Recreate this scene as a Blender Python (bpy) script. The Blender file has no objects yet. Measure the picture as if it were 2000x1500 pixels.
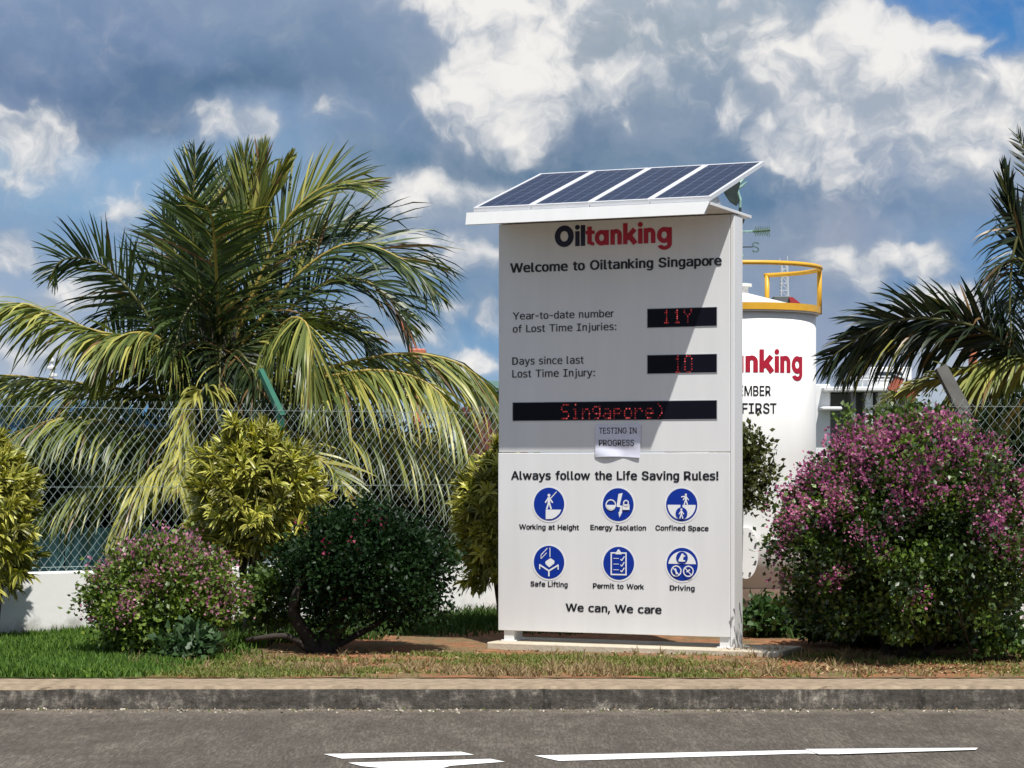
import bpy, math, random
import numpy as np
from mathutils import Vector, Matrix

R = math.radians
rnd = random.Random(7)
rng = np.random.default_rng(7)
sc = bpy.context.scene
COL = sc.collection

# ------------------------------------------------------------------ camera
F = 4450.0            # focal length in photo pixels (tele lens)
CX, HOR, CAMZ = 1000.0, 907.0, 1.57
cam_d = bpy.data.cameras.new('camera')
cam = bpy.data.objects.new('camera', cam_d)
COL.objects.link(cam)
cam.location = (0, 0, CAMZ)
cam.rotation_euler = (R(90), 0, 0)
cam_d.sensor_width = 36.0
cam_d.lens = F / 2000.0 * 36.0
cam_d.shift_y = (HOR - 750.0) / 2000.0
cam_d.clip_start = 0.5
cam_d.clip_end = 6000.0
sc.camera = cam
sc.view_settings.view_transform = 'Standard'
sc.view_settings.look = 'None'
sc.view_settings.exposure = 0.25
sc.view_settings.gamma = 1.0


def P(px, py, Y):
    """World point seen at a photo pixel, at distance Y."""
    return Vector(((px - CX) / F * Y, Y, CAMZ + (HOR - py) / F * Y))


# ------------------------------------------------------------------ sign frame (needed for the sun)
TH = R(23.2)
DX = Vector((math.cos(TH), -math.sin(TH), 0))
NF = Vector((-math.sin(TH), -math.cos(TH), 0))
# sun direction measured from the shadow of the canopy corner on the sign face
SUN = (DX * 0.601 + NF * 0.59 + Vector((0, 0, 1.615))).normalized()
SUN_EL = math.asin(SUN.z)
sun_d = bpy.data.lights.new('sun', 'SUN')
sun_d.energy = 5.0
sun_d.angle = R(0.53)
sun_d.color = (1.0, 0.97, 0.92)
sun = bpy.data.objects.new('sun', sun_d)
COL.objects.link(sun)
sun.location = (5, -5, 30)
sun.rotation_euler = SUN.to_track_quat('Z', 'Y').to_euler()


def lin(c):
    out = []
    for v in c:
        v = v / 255.0
        out.append(v / 12.92 if v <= 0.04045 else ((v + 0.055) / 1.055) ** 2.4)
    return tuple(out)


# ------------------------------------------------------------------ world: sky + clouds by direction
def build_world():
    w = bpy.data.worlds.new('World')
    sc.world = w
    w.use_nodes = True
    nt = w.node_tree
    N, L = nt.nodes, nt.links
    N.clear()

    def val(x, sock):
        if isinstance(x, (int, float)):
            sock.default_value = x
        else:
            L.new(x, sock)

    def M(op, a, b=None, c=None, clamp=False):
        n = N.new('ShaderNodeMath')
        n.operation = op
        n.use_clamp = clamp
        val(a, n.inputs[0])
        if b is not None:
            val(b, n.inputs[1])
        if c is not None:
            val(c, n.inputs[2])
        return n.outputs[0]

    def smooth(x, a, b, lo=0.0, hi=1.0):
        n = N.new('ShaderNodeMapRange')
        n.interpolation_type = 'SMOOTHSTEP'
        val(x, n.inputs[0])
        n.inputs[1].default_value = a
        n.inputs[2].default_value = b
        n.inputs[3].default_value = lo
        n.inputs[4].default_value = hi
        return n.outputs[0]

    def mix(f, a, b):
        n = N.new('ShaderNodeMix')
        n.data_type = 'RGBA'
        val(f, n.inputs[0])
        for s, v in ((n.inputs[6], a), (n.inputs[7], b)):
            if isinstance(v, tuple):
                s.default_value = (*v[:3], 1)
            else:
                L.new(v, s)
        return n.outputs[2]

    tc = N.new('ShaderNodeTexCoord')
    sep = N.new('ShaderNodeSeparateXYZ')
    L.new(tc.outputs['Generated'], sep.inputs[0])
    az = M('ARCTAN2', sep.outputs[0], sep.outputs[1])
    el = M('ARCSINE', sep.outputs[2])
    # cloud-map coordinates: one unit = 1000 photo pixels of sky
    U0 = M('MULTIPLY_ADD', az, F / 1000.0, 1.0)
    U0 = M('PINGPONG', U0, 2.0)
    V0 = M('MULTIPLY', el, F / 1000.0)     # height above horizon

    def noise(vec, scale, detail, rough=0.55, off=0.0):
        cmb = N.new('ShaderNodeCombineXYZ')
        L.new(vec[0], cmb.inputs[0])
        L.new(vec[1], cmb.inputs[1])
        cmb.inputs[2].default_value = off
        n = N.new('ShaderNodeTexNoise')
        n.inputs['Scale'].default_value = scale
        n.inputs['Detail'].default_value = detail
        n.inputs['Roughness'].default_value = rough
        L.new(cmb.outputs[0], n.inputs['Vector'])
        return n.outputs[0]

    def warp(amt, scale, detail, off):
        a = noise((U0, V0), scale, detail, 0.6, off)
        b = noise((U0, V0), scale, detail, 0.6, off + 7.3)
        return (M('MULTIPLY_ADD', M('SUBTRACT', a, 0.5), amt, U0),
                M('MULTIPLY_ADD', M('SUBTRACT', b, 0.5), amt * 0.8, V0))

    Uc, Vc = warp(0.30, 3.2, 5, 1.0)       # coarse colour field
    Ub, Vb = warp(0.17, 6.0, 3, 4.0)       # cumulus edges

    # base colour rows (photo y, [(x, rgb)...])
    G = [
        (-500, [(0, (140, 165, 195)), (1000, (150, 170, 195)), (2000, (110, 150, 200))]),
        (0, [(0, (138, 160, 190)), (250, (124, 146, 178)), (560, (128, 150, 180)), (800, (140, 158, 184)),
             (1000, (172, 182, 194)), (1300, (165, 178, 192)), (1550, (158, 174, 190)), (1670, (128, 152, 182)),
             (1715, (70, 130, 194)), (2000, (62, 124, 190))]),
        (85, [(0, (118, 142, 176)), (300, (120, 142, 176)), (600, (112, 138, 170)), (800, (130, 150, 178)),
              (1000, (165, 174, 185)), (1300, (150, 166, 180)), (1550, (165, 175, 188)), (1770, (140, 164, 194)),
              (1840, (72, 132, 195)), (2000, (74, 134, 195))]),
        (170, [(0, (104, 128, 164)), (250, (94, 121, 156)), (500, (88, 117, 150)), (700, (112, 136, 166)),
               (900, (138, 156, 178)), (1150, (142, 158, 174)), (1350, (132, 152, 174)), (1600, (165, 176, 190)),
               (1850, (140, 158, 180)), (2000, (160, 172, 190))]),
        (245, [(0, (104, 130, 166)), (300, (98, 125, 158)), (520, (126, 154, 188)), (720, (118, 144, 176)),
               (900, (112, 136, 164)), (1150, (112, 134, 162)), (1350, (122, 144, 170)), (1600, (160, 172, 190)),
               (1850, (160, 172, 190)), (2000, (168, 178, 194))]),
        (320, [(0, (156, 182, 208)), (230, (134, 170, 206)), (560, (122, 156, 190)), (720, (104, 134, 164)),
               (900, (88, 120, 150)), (1150, (92, 122, 152)), (1350, (104, 132, 162)), (1600, (140, 156, 182)),
               (1850, (148, 164, 188)), (2000, (156, 170, 190))]),
        (400, [(0, (126, 166, 202)), (250, (132, 170, 206)), (500, (130, 164, 196)), (720, (150, 166, 186)),
               (900, (140, 158, 182)), (1200, (110, 140, 170)), (1500, (94, 125, 158)), (1650, (96, 126, 160)),
               (1850, (120, 146, 178)), (2000, (130, 155, 188))]),
        (480, [(0, (130, 162, 196)), (200, (126, 160, 196)), (600, (130, 160, 192)), (860, (120, 146, 176)),
               (1200, (120, 146, 176)), (1500, (134, 152, 176)), (1650, (146, 158, 180)), (1800, (120, 150, 186)),
               (1920, (104, 150, 198)), (2000, (120, 156, 196))]),
        (570, [(0, (150, 172, 200)), (400, (132, 162, 194)), (780, (112, 146, 180)), (950, (108, 142, 176)),
               (1300, (134, 155, 180)), (1600, (134, 152, 178)), (1780, (104, 142, 184)), (2000, (108, 150, 194))]),
        (680, [(0, (160, 178, 202)), (500, (150, 174, 200)), (800, (126, 164, 198)), (950, (120, 160, 198)),
               (1400, (140, 168, 196)), (1650, (146, 160, 186)), (1850, (160, 172, 190)), (2000, (170, 180, 192))]),
        (800, [(0, (176, 192, 210)), (1000, (160, 186, 210)), (2000, (180, 190, 204))]),
    ]
    prev = None
    Uf = M('MULTIPLY', Uc, 0.5)
    for y, stops in reversed(G):
        cr = N.new('ShaderNodeValToRGB')
        cr.color_ramp.interpolation = 'EASE'
        e = cr.color_ramp.elements
        e[0].position = stops[0][0] / 2000
        e[0].color = (*lin(stops[0][1]), 1)
        e[1].position = stops[-1][0] / 2000
        e[1].color = (*lin(stops[-1][1]), 1)
        for x, c in stops[1:-1]:
            k = e.new(x / 2000)
            k.color = (*lin(c), 1)
        L.new(Uf, cr.inputs[0])
        v = (HOR - y) / 1000.0
        if prev is None:
            prev, pv = cr.outputs[0], v
        else:
            f = smooth(Vc, pv, v)
            prev, pv = mix(f, prev, cr.outputs[0]), v
    base = prev

    # white cumulus: soft blobs broken up by fractal noise
    blobs = [
        (860, 0, 100, 36, 1.2), (980, 30, 105, 66, 1.25), (1010, 130, 90, 95, 1.3), (930, 205, 80, 72, 1.15), (1015, 235, 85, 62, 1.0),
        (1080, 60, 90, 70, .8), (1185, 150, 70, 45, .85), (1130, 20, 70, 50, .8), (1010, 265, 90, 35, .5),
        (1290, 30, 70, 40, .55), (1420, 10, 40, 40, .5),
        (1655, 65, 56, 44, 1.3), (1745, 105, 92, 46, 1.3), (1825, 112, 66, 26, 1.1), (1700, 150, 105, 72, 1.15), (1520, 130, 60, 55, .95),
        (1600, 115, 70, 40, .85), (1425, 225, 34, 42, .9), (1560, 190, 70, 60, .6), (1620, 235, 100, 60, .72),
        (1545, 300, 80, 45, .75), (1730, 240, 90, 60, .6), (1950, 185, 50, 50, 1.0), (1935, 260, 70, 60, .85), (1885, 320, 70, 40, .7), (1880, 190, 40, 20, .7),
        (1235, 240, 40, 25, .55), (1350, 120, 180, 100, .48), (1750, 260, 210, 140, .58), (1640, 330, 160, 70, .5), (1250, 90, 170, 90, .52),
        (1850, 220, 120, 120, .5), (1500, 60, 130, 70, .55), (1150, 200, 120, 70, .42), (1550, 230, 140, 90, .5), (1500, 235, 30, 30, .7),
        (45, 300, 90, 60, .72), (110, 275, 70, 44, .6), (35, 365, 60, 44, .5), (455, 240, 95, 36, .62), (510, 250, 50, 50, .5), (250, 290, 140, 50, .3), (650, 220, 60, 30, .6),
        (870, 378, 130, 36, .85), (800, 400, 80, 34, .75), (950, 380, 90, 32, .7), (830, 480, 90, 24, .6), (930, 505, 80, 28, .75), (860, 525, 100, 24, .55),
        (1790, 520, 50, 38, 1.0), (1720, 505, 60, 30, .9), (1640, 515, 50, 32, .85), (1680, 545, 60, 26, .6),
        (1840, 590, 90, 30, .95), (1760, 600, 70, 26, .7), (1900, 610, 60, 26, .7),
        (890, 610, 60, 24, .55), (955, 610, 30, 34, .65), (915, 700, 70, 26, .8), (760, 660, 80, 26, .7),
        (30, 500, 60, 40, .7), (150, 580, 90, 40, .7), (60, 610, 90, 40, .75), (250, 410, 70, 40, .5), (60, 690, 120, 40, .6), (700, 600, 90, 40, .5),
    ]
    acc = None
    cmb = N.new('ShaderNodeCombineXYZ')
    L.new(Ub, cmb.inputs[0])
    L.new(Vb, cmb.inputs[1])
    for (x, y, rx, ry, s) in blobs:
        mp = N.new('ShaderNodeVectorMath')
        mp.operation = 'SUBTRACT'
        L.new(cmb.outputs[0], mp.inputs[0])
        mp.inputs[1].default_value = (x / 1000, (HOR - y) / 1000, 0)
        ml = N.new('ShaderNodeVectorMath')
        ml.operation = 'MULTIPLY'
        L.new(mp.outputs[0], ml.inputs[0])
        ml.inputs[1].default_value = (1000 / rx / 1.9, 1000 / ry / 1.9, 0)
        ln = N.new('ShaderNodeVectorMath')
        ln.operation = 'LENGTH'
        L.new(ml.outputs[0], ln.inputs[0])
        b = M('MULTIPLY', M('SUBTRACT', 1.0, ln.outputs['Value'], clamp=True), s * 1.15)
        acc = b if acc is None else M('SMOOTH_MAX', acc, b, 0.18)
    fine = noise((Ub, Vb), 12.0, 9, 0.58, 2.2)
    Uo, Vo = M('ADD', Ub, 0.010), M('ADD', Vb, 0.022)
    fine_up = noise((Uo, Vo), 12.0, 9, 0.58, 2.2)
    broad = noise((Ub, Vb), 4.5, 4, 0.55, 5.5)
    broad_up = noise((M('ADD', Ub, 0.02), M('ADD', Vb, 0.06)), 4.5, 4, 0.55, 5.5)
    relief = M('ADD', M('MULTIPLY', M('SUBTRACT', fine, fine_up), 1.0), M('MULTIPLY', M('SUBTRACT', broad, broad_up), 1.5))
    dens = M('MULTIPLY_ADD', M('SUBTRACT', fine, 0.5), 0.95, acc)
    cover = M('ADD', M('MULTIPLY', smooth(dens, 0.04, 0.82), 0.64), M('MULTIPLY', smooth(dens, 0.34, 0.56), 0.36))
    shade = noise((Ub, Vb), 9.0, 7, 0.6, 9.1)
    shade = smooth(M('MULTIPLY_ADD', M('SUBTRACT', shade, 0.5), 0.9, M('MULTIPLY_ADD', dens, 0.62, M('MULTIPLY', relief, 0.85))), 0.05, 0.80)
    white = mix(shade, lin((166, 177, 192)), lin((247, 244, 240)))
    # faint mottling of the grey cloud mass
    mott = noise((Uc, Vc), 6.0, 6, 0.6, 12.0)
    base = mix(M('MULTIPLY', smooth(mott, 0.42, 0.75), 0.22), base, lin((186, 194, 206)))
    low = mix(M('MULTIPLY', cover, 0.94), base, white)

    # overhead: clear Nishita sky with broken cloud
    sky = N.new('ShaderNodeTexSky')
    sky.sky_type = 'NISHITA'
    sky.sun_disc = False
    sky.sun_elevation = SUN_EL
    sky.sun_rotation = math.atan2(SUN.x, SUN.y)
    sky.air_density = 1.0
    sky.dust_density = 1.0
    sky.ozone_density = 1.0
    up = noise((sep.outputs[0], sep.outputs[1]), 2.4, 6, 0.6, 3.0)
    lowx = N.new('ShaderNodeVectorMath')
    lowx.operation = 'SCALE'
    L.new(low, lowx.inputs[0])
    lowx.inputs['Scale'].default_value = 8.4
    high = mix(smooth(up, 0.40, 0.62), sky.outputs[0], (4.2, 4.5, 4.9))
    tot = mix(smooth(el, 0.24, 0.5), lowx.outputs[0], high)
    bg = N.new('ShaderNodeBackground')
    bg.inputs['Strength'].default_value = 0.1
    L.new(tot, bg.inputs['Color'])
    out = N.new('ShaderNodeOutputWorld')
    L.new(bg.outputs[0], out.inputs[0])


build_world()

# ------------------------------------------------------------------ materials
MATS = {}


def mat(name, rgb, rough=0.6, var=0.12, scale=6.0, spec=0.4, metal=0.0, bump=0.0, bscale=40.0, emit=None, coat=0.0):
    if name in MATS:
        return MATS[name]
    m = bpy.data.materials.new(name)
    m.use_nodes = True
    nt = m.node_tree
    N, L = nt.nodes, nt.links
    b = N['Principled BSDF']
    b.inputs['Roughness'].default_value = rough
    b.inputs['Specular IOR Level'].default_value = spec
    b.inputs['Metallic'].default_value = metal
    b.inputs['Coat Weight'].default_value = coat
    tc = N.new('ShaderNodeTexCoord')
    n = N.new('ShaderNodeTexNoise')
    n.inputs['Scale'].default_value = scale
    n.inputs['Detail'].default_value = 6
    L.new(tc.outputs['Object'], n.inputs['Vector'])
    cr = N.new('ShaderNodeValToRGB')
    cr.color_ramp.elements[0].position = 0.3
    cr.color_ramp.elements[1].position = 0.7
    cr.color_ramp.elements[0].color = (*[c * (1 - var) for c in rgb], 1)
    cr.color_ramp.elements[1].color = (*[min(1, c * (1 + var)) for c in rgb], 1)
    L.new(n.outputs[0], cr.inputs[0])
    L.new(cr.outputs[0], b.inputs['Base Color'])
    if bump:
        n2 = N.new('ShaderNodeTexNoise')
        n2.inputs['Scale'].default_value = bscale
        n2.inputs['Detail'].default_value = 5
        L.new(tc.outputs['Object'], n2.inputs['Vector'])
        bp = N.new('ShaderNodeBump')
        bp.inputs['Strength'].default_value = bump
        bp.inputs['Distance'].default_value = 0.01
        L.new(n2.outputs[0], bp.inputs['Height'])
        L.new(bp.outputs[0], b.inputs['Normal'])
    if emit:
        b.inputs['Emission Color'].default_value = (*emit[:3], 1)
        b.inputs['Emission Strength'].default_value = emit[3]
    MATS[name] = m
    return m


def leaf_mat(name, rough=0.42, trans=0.25, spec=0.4):
    """Leaf: colour from the per-leaf attribute, some light let through."""
    if name in MATS:
        return MATS[name]
    m = bpy.data.materials.new(name)
    m.use_nodes = True
    nt = m.node_tree
    N, L = nt.nodes, nt.links
    b = N['Principled BSDF']
    b.inputs['Roughness'].default_value = rough
    b.inputs['Specular IOR Level'].default_value = spec
    at = N.new('ShaderNodeAttribute')
    at.attribute_name = 'leaf_colour'
    L.new(at.outputs['Color'], b.inputs['Base Color'])
    tr = N.new('ShaderNodeBsdfTranslucent')
    hs = N.new('ShaderNodeHueSaturation')
    hs.inputs['Saturation'].default_value = 1.15
    hs.inputs['Value'].default_value = 1.3
    L.new(at.outputs['Color'], hs.inputs['Color'])
    L.new(hs.outputs[0], tr.inputs['Color'])
    mx = N.new('ShaderNodeMixShader')
    mx.inputs[0].default_value = trans
    L.new(b.outputs[0], mx.inputs[1])
    L.new(tr.outputs[0], mx.inputs[2])
    L.new(mx.outputs[0], N['Material Output'].inputs[0])
    MATS[name] = m
    return m


# ------------------------------------------------------------------ object helpers
def tag(o, label=None, cat=None, group=None, kind=None):
    if label:
        o['label'] = label
    if cat:
        o['category'] = cat
    if group:
        o['group'] = group
    if kind:
        o['kind'] = kind
    return o


def empty(name, loc=(0, 0, 0), rz=0.0):
    o = bpy.data.objects.new(name, None)
    COL.objects.link(o)
    o.location = loc
    o.rotation_euler = (0, 0, rz)
    o.empty_display_size = 0.2
    return o


class MB:
    """Collects shapes, then links them as ONE mesh object."""

    def __init__(s):
        s.v, s.f, s.m = [], [], []

    def add(s, verts, faces, mi=0):
        o = len(s.v)
        s.v += [tuple(v) for v in verts]
        s.f += [tuple(i + o for i in f) for f in faces]
        s.m += [mi] * len(faces)

    def box(s, x0, x1, y0, y1, z0, z1, mi=0, M=None, ch=0.0):
        if ch > 0:
            ch = min(ch, 0.45 * min(abs(x1 - x0), abs(y1 - y0), abs(z1 - z0)))
            vs = []
            for i, x in enumerate((x0, x1)):
                for j, y in enumerate((y0, y1)):
                    for k, z in enumerate((z0, z1)):
                        sx, sy, sz = 1 - 2 * i, 1 - 2 * j, 1 - 2 * k
                        vs += [(x, y + sy * ch, z + sz * ch), (x + sx * ch, y, z + sz * ch), (x + sx * ch, y + sy * ch, z)]

            def I(i, j, k, a):
                return (i * 4 + j * 2 + k) * 3 + a
            fs = []
            for i in (0, 1):
                q = [I(i, 0, 0, 0), I(i, 0, 1, 0), I(i, 1, 1, 0), I(i, 1, 0, 0)]
                fs.append(q if i == 0 else q[::-1])
                q = [I(0, i, 0, 1), I(1, i, 0, 1), I(1, i, 1, 1), I(0, i, 1, 1)]
                fs.append(q if i == 0 else q[::-1])
                q = [I(0, 0, i, 2), I(0, 1, i, 2), I(1, 1, i, 2), I(1, 0, i, 2)]
                fs.append(q if i == 0 else q[::-1])
            for a in (0, 1):
                for b in (0, 1):
                    fs.append([I(a, b, 0, 0), I(a, b, 1, 0), I(a, b, 1, 1), I(a, b, 0, 1)])
                    fs.append([I(a, 0, b, 0), I(a, 1, b, 0), I(a, 1, b, 2), I(a, 0, b, 2)])
                    fs.append([I(0, a, b, 1), I(1, a, b, 1), I(1, a, b, 2), I(0, a, b, 2)])
                    for c in (0, 1):
                        fs.append([I(a, b, c, 0), I(a, b, c, 1), I(a, b, c, 2)])
        else:
            vs = [(x, y, z) for x in (x0, x1) for y in (y0, y1) for z in (z0, z1)]
            fs = [(0, 1, 3, 2), (4, 6, 7, 5), (0, 4, 5, 1), (2, 3, 7, 6), (0, 2, 6, 4), (1, 5, 7, 3)]
        if M is not None:
            vs = [M @ Vector(v) for v in vs]
        s.add(vs, fs, mi)

    def tube(s, pts, r, n=8, mi=0, cap=True):
        pts = [Vector(p) for p in pts]
        k = len(pts)
        rs = r if isinstance(r, (list, tuple)) else [r] * k
        up = Vector((0.13, 0.31, 0.94)).normalized()
        vs, fs = [], []
        for i, p in enumerate(pts):
            t = (pts[min(i + 1, k - 1)] - pts[max(i - 1, 0)]).normalized()
            a = t.cross(up)
            if a.length < 0.15:
                a = t.cross(Vector((1, 0.2, 0)))
            a.normalize()
            b = t.cross(a)
            for j in range(n):
                w = 2 * math.pi * j / n
                vs.append(p + (a * math.cos(w) + b * math.sin(w)) * rs[i])
        for i in range(k - 1):
            for j in range(n):
                j2 = (j + 1) % n
                fs.append((i * n + j, i * n + j2, (i + 1) * n + j2, (i + 1) * n + j))
        if cap:
            fs.append(tuple(range(n))[::-1])
            fs.append(tuple((k - 1) * n + j for j in range(n)))
        s.add(vs, fs, mi)

    def lathe(s, prof, n=64, c=(0, 0), mi=0):
        vs, fs = [], []
        for (r, z) in prof:
            for j in range(n):
                w = 2 * math.pi * j / n
                vs.append((c[0] + r * math.cos(w), c[1] + r * math.sin(w), z))
        for i in range(len(prof) - 1):
            for j in range(n):
                j2 = (j + 1) % n
                fs.append((i * n + j, i * n + j2, (i + 1) * n + j2, (i + 1) * n + j))
        s.add(vs, fs, mi)

    def build(s, name, mats, parent=None, smooth=False):
        me = bpy.data.meshes.new(name)
        me.from_pydata(s.v, [], s.f)
        mats = mats if isinstance(mats, (list, tuple)) else [mats]
        for m in mats:
            me.materials.append(m)
        if any(s.m):
            me.polygons.foreach_set('material_index', s.m)
        if smooth:
            me.polygons.foreach_set('use_smooth', [True] * len(me.polygons))
        me.update()
        o = bpy.data.objects.new(name, me)
        COL.objects.link(o)
        if parent:
            o.parent = parent
        return o


def np_mesh(name, V, Q, mats, parent=None, cols=None, smooth=False):
    """Mesh from numpy arrays: V (n,3), Q (m,k) polygons, per-vertex colours."""
    me = bpy.data.meshes.new(name)
    nv, (nf, k) = len(V), Q.shape
    me.vertices.add(nv)
    me.vertices.foreach_set('co', np.ascontiguousarray(V, dtype=np.float32).ravel())
    me.loops.add(nf * k)
    me.polygons.add(nf)
    me.polygons.foreach_set('loop_start', np.arange(0, nf * k, k, dtype=np.int32))
    me.loops.foreach_set('vertex_index', np.ascontiguousarray(Q, dtype=np.int32).ravel())
    if cols is not None:
        a = me.color_attributes.new('leaf_colour', 'FLOAT_COLOR', 'POINT')
        c4 = np.ones((nv, 4), dtype=np.float32)
        c4[:, :3] = cols
        a.data.foreach_set('color', c4.ravel())
    for m in (mats if isinstance(mats, (list, tuple)) else [mats]):
        me.materials.append(m)
    if smooth:
        me.polygons.foreach_set('use_smooth', np.ones(nf, dtype=bool))
    me.update(calc_edges=True)
    o = bpy.data.objects.new(name, me)
    COL.objects.link(o)
    if parent:
        o.parent = parent
    return o


def nrm(a):
    return a / np.maximum(np.linalg.norm(a, axis=-1, keepdims=True), 1e-9)


def ribbons(P0, D, Wd, Ln, W, prof, grav, cols, edge=None, fold=0.0, stiff=0.0):
    """Many leaf blades at once. prof: half-width factors along the blade. grav: droop (n,).
    edge: colour of the margins -> three columns of vertices with the mid column in cols."""
    n, k = len(P0), len(prof)
    D = nrm(D)
    nc = 3 if edge is not None else 2
    out = np.zeros((n, k, nc, 3))
    C = np.zeros((n, k, nc, 3))
    p = P0.copy()
    d = D.copy()
    step = Ln / (k - 1)
    for i in range(k):
        w = nrm(Wd - (Wd * d).sum(1, keepdims=True) * d)
        nn = np.cross(w, d)
        hw = (W * prof[i])[:, None]
        if nc == 2:
            out[:, i, 0] = p - w * hw
            out[:, i, 1] = p + w * hw
            C[:, i, 0] = C[:, i, 1] = cols
        else:
            out[:, i, 0] = p - w * hw + nn * hw * fold
            out[:, i, 1] = p
            out[:, i, 2] = p + w * hw + nn * hw * fold
            C[:, i, 0] = C[:, i, 2] = edge
            C[:, i, 1] = cols
        p = p + d * step[:, None]
        g = grav * (1.0 if i >= stiff * k else 0.35)
        d = d.copy()
        d[:, 2] -= g / (k - 1)
        d = nrm(d)
    idx = np.arange(n * k * nc).reshape(n, k, nc)
    qs = []
    for c in range(nc - 1):
        qs.append(np.stack([idx[:, :-1, c], idx[:, :-1, c + 1], idx[:, 1:, c + 1], idx[:, 1:, c]], -1).reshape(-1, 4))
    return out.reshape(-1, 3), np.concatenate(qs), C.reshape(-1, 3)


def diamonds(P0, D, Wd, Ln, W, cols, fold=0.25):
    """Small ovate leaves: four corners and a folded midrib, two quads each."""
    D = nrm(D)
    w = nrm(Wd - (Wd * D).sum(1, keepdims=True) * D)
    nn = np.cross(w, D)
    L1, W1 = Ln[:, None], W[:, None]
    a = P0
    m = P0 + D * L1 * 0.5
    t = P0 + D * L1 - nn * L1 * 0.12
    l = P0 + D * L1 * 0.42 - w * W1 + nn * W1 * fold
    r = P0 + D * L1 * 0.42 + w * W1 + nn * W1 * fold
    V = np.stack([a, l, t, m, r], 1)
    n = len(P0)
    b = np.arange(n)[:, None] * 5
    Q = np.concatenate([b + np.array([[0, 3, 2, 1]]), b + np.array([[0, 4, 2, 3]])])
    return V.reshape(-1, 3), Q, np.repeat(cols, 5, axis=0)


def catmull(pts, n):
    pts = np.array([list(p) for p in pts], dtype=float)
    pts = np.vstack([2 * pts[0] - pts[1], pts, 2 * pts[-1] - pts[-2]])
    seg = len(pts) - 3
    out = []
    for i in range(n):
        u = i / (n - 1) * seg
        k = min(int(u), seg - 1)
        t = u - k
        a, b, c, d = pts[k:k + 4]
        out.append(0.5 * (2 * b + (c - a) * t + (2 * a - 5 * b + 4 * c - d) * t * t + (3 * b - a - 3 * c + d) * t ** 3))
    return np.array(out)


# ------------------------------------------------------------------ ground, road, kerb
GZ = 0.15


def ground_mat():
    m = bpy.data.materials.new('verge_soil')
    m.use_nodes = True
    nt = m.node_tree
    N, L = nt.nodes, nt.links
    b = N['Principled BSDF']
    b.inputs['Roughness'].default_value = 0.95
    b.inputs['Specular IOR Level'].default_value = 0.1
    tc = N.new('ShaderNodeTexCoord')

    def noise(s, d=6, r=0.6):
        n = N.new('ShaderNodeTexNoise')
        n.inputs['Scale'].default_value = s
        n.inputs['Detail'].default_value = d
        n.inputs['Roughness'].default_value = r
        L.new(tc.outputs['Object'], n.inputs['Vector'])
        return n.outputs[0]

    def ramp(f, p0, p1, c0, c1):
        cr = N.new('ShaderNodeValToRGB')
        cr.color_ramp.elements[0].position = p0
        cr.color_ramp.elements[1].position = p1
        cr.color_ramp.elements[0].color = (*c0, 1)
        cr.color_ramp.elements[1].color = (*c1, 1)
        L.new(f, cr.inputs[0])
        return cr.outputs[0]

    def mix(f, a, c):
        n = N.new('ShaderNodeMix')
        n.data_type = 'RGBA'
        L.new(f, n.inputs[0])
        L.new(a, n.inputs[6])
        L.new(c, n.inputs[7])
        return n.outputs[2]
    soil = ramp(noise(9), .3, .7, (.19, .080, .04), (.42, .20, .105))
    dry = ramp(noise(30), .3, .7, (.12, .085, .045), (.26, .19, .10))
    green = ramp(noise(22), .3, .7, (.03, .05, .012), (.075, .11, .025))
    c = mix(ramp(noise(2.6), .42, .58, (0, 0, 0), (1, 1, 1)), soil, dry)
    sp = N.new('ShaderNodeSeparateXYZ')
    L.new(tc.outputs['Object'], sp.inputs[0])
    ad = N.new('ShaderNodeMath')
    ad.operation = 'MULTIPLY_ADD'
    L.new(noise(2.0), ad.inputs[0])
    ad.inputs[1].default_value = 2.0
    L.new(sp.outputs[0], ad.inputs[2])
    g = ramp(ad.outputs[0], 0, 1, (1, 1, 1), (0, 0, 0))
    mr = N.new('ShaderNodeMapRange')
    L.new(ad.outputs[0], mr.inputs[0])
    mr.inputs[1].default_value = -1.6
    mr.inputs[2].default_value = -0.9
    mr.inputs[3].default_value = 1.0
    mr.inputs[4].default_value = 0.0
    c = mix(mr.outputs[0], c, green)
    L.new(c, b.inputs['Base Color'])
    bp = N.new('ShaderNodeBump')
    bp.inputs['Strength'].default_value = 0.8
    bp.inputs['Distance'].default_value = 0.03
    L.new(noise(35, 8, .7), bp.inputs['Height'])
    L.new(bp.outputs[0], b.inputs['Normal'])
    return m


def vnoise(x, y, seed=0):
    """cheap smooth bumps"""
    s = 0
    r = np.random.default_rng(seed)
    for k in range(7):
        a, b, c = r.uniform(-1, 1, 3)
        f = 1.2 * 1.5 ** k
        s = s + np.sin(x * f * (0.6 + a) + y * f * (0.6 - b) * 1.3 + c * 9) / (1.25 ** k)
    return s / 4


def ground_z(x, y):
    x, y = np.asarray(x, float), np.asarray(y, float)
    edge = np.clip((y - 15.32) / 0.5, 0, 1)
    return GZ + 0.006 + .004 * vnoise(x * 4, y * 5, 9) - 0.018 * np.clip((y - 15.3) / .3, 0, 1) - 0.028 * np.clip((y - 15.5) / .6, 0, 1) + edge * (0.022 * vnoise(x * 2.2, y * 2.2, 3) + 0.012) + 0.02 * np.clip((y - 17) / 3, 0, 1)


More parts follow.
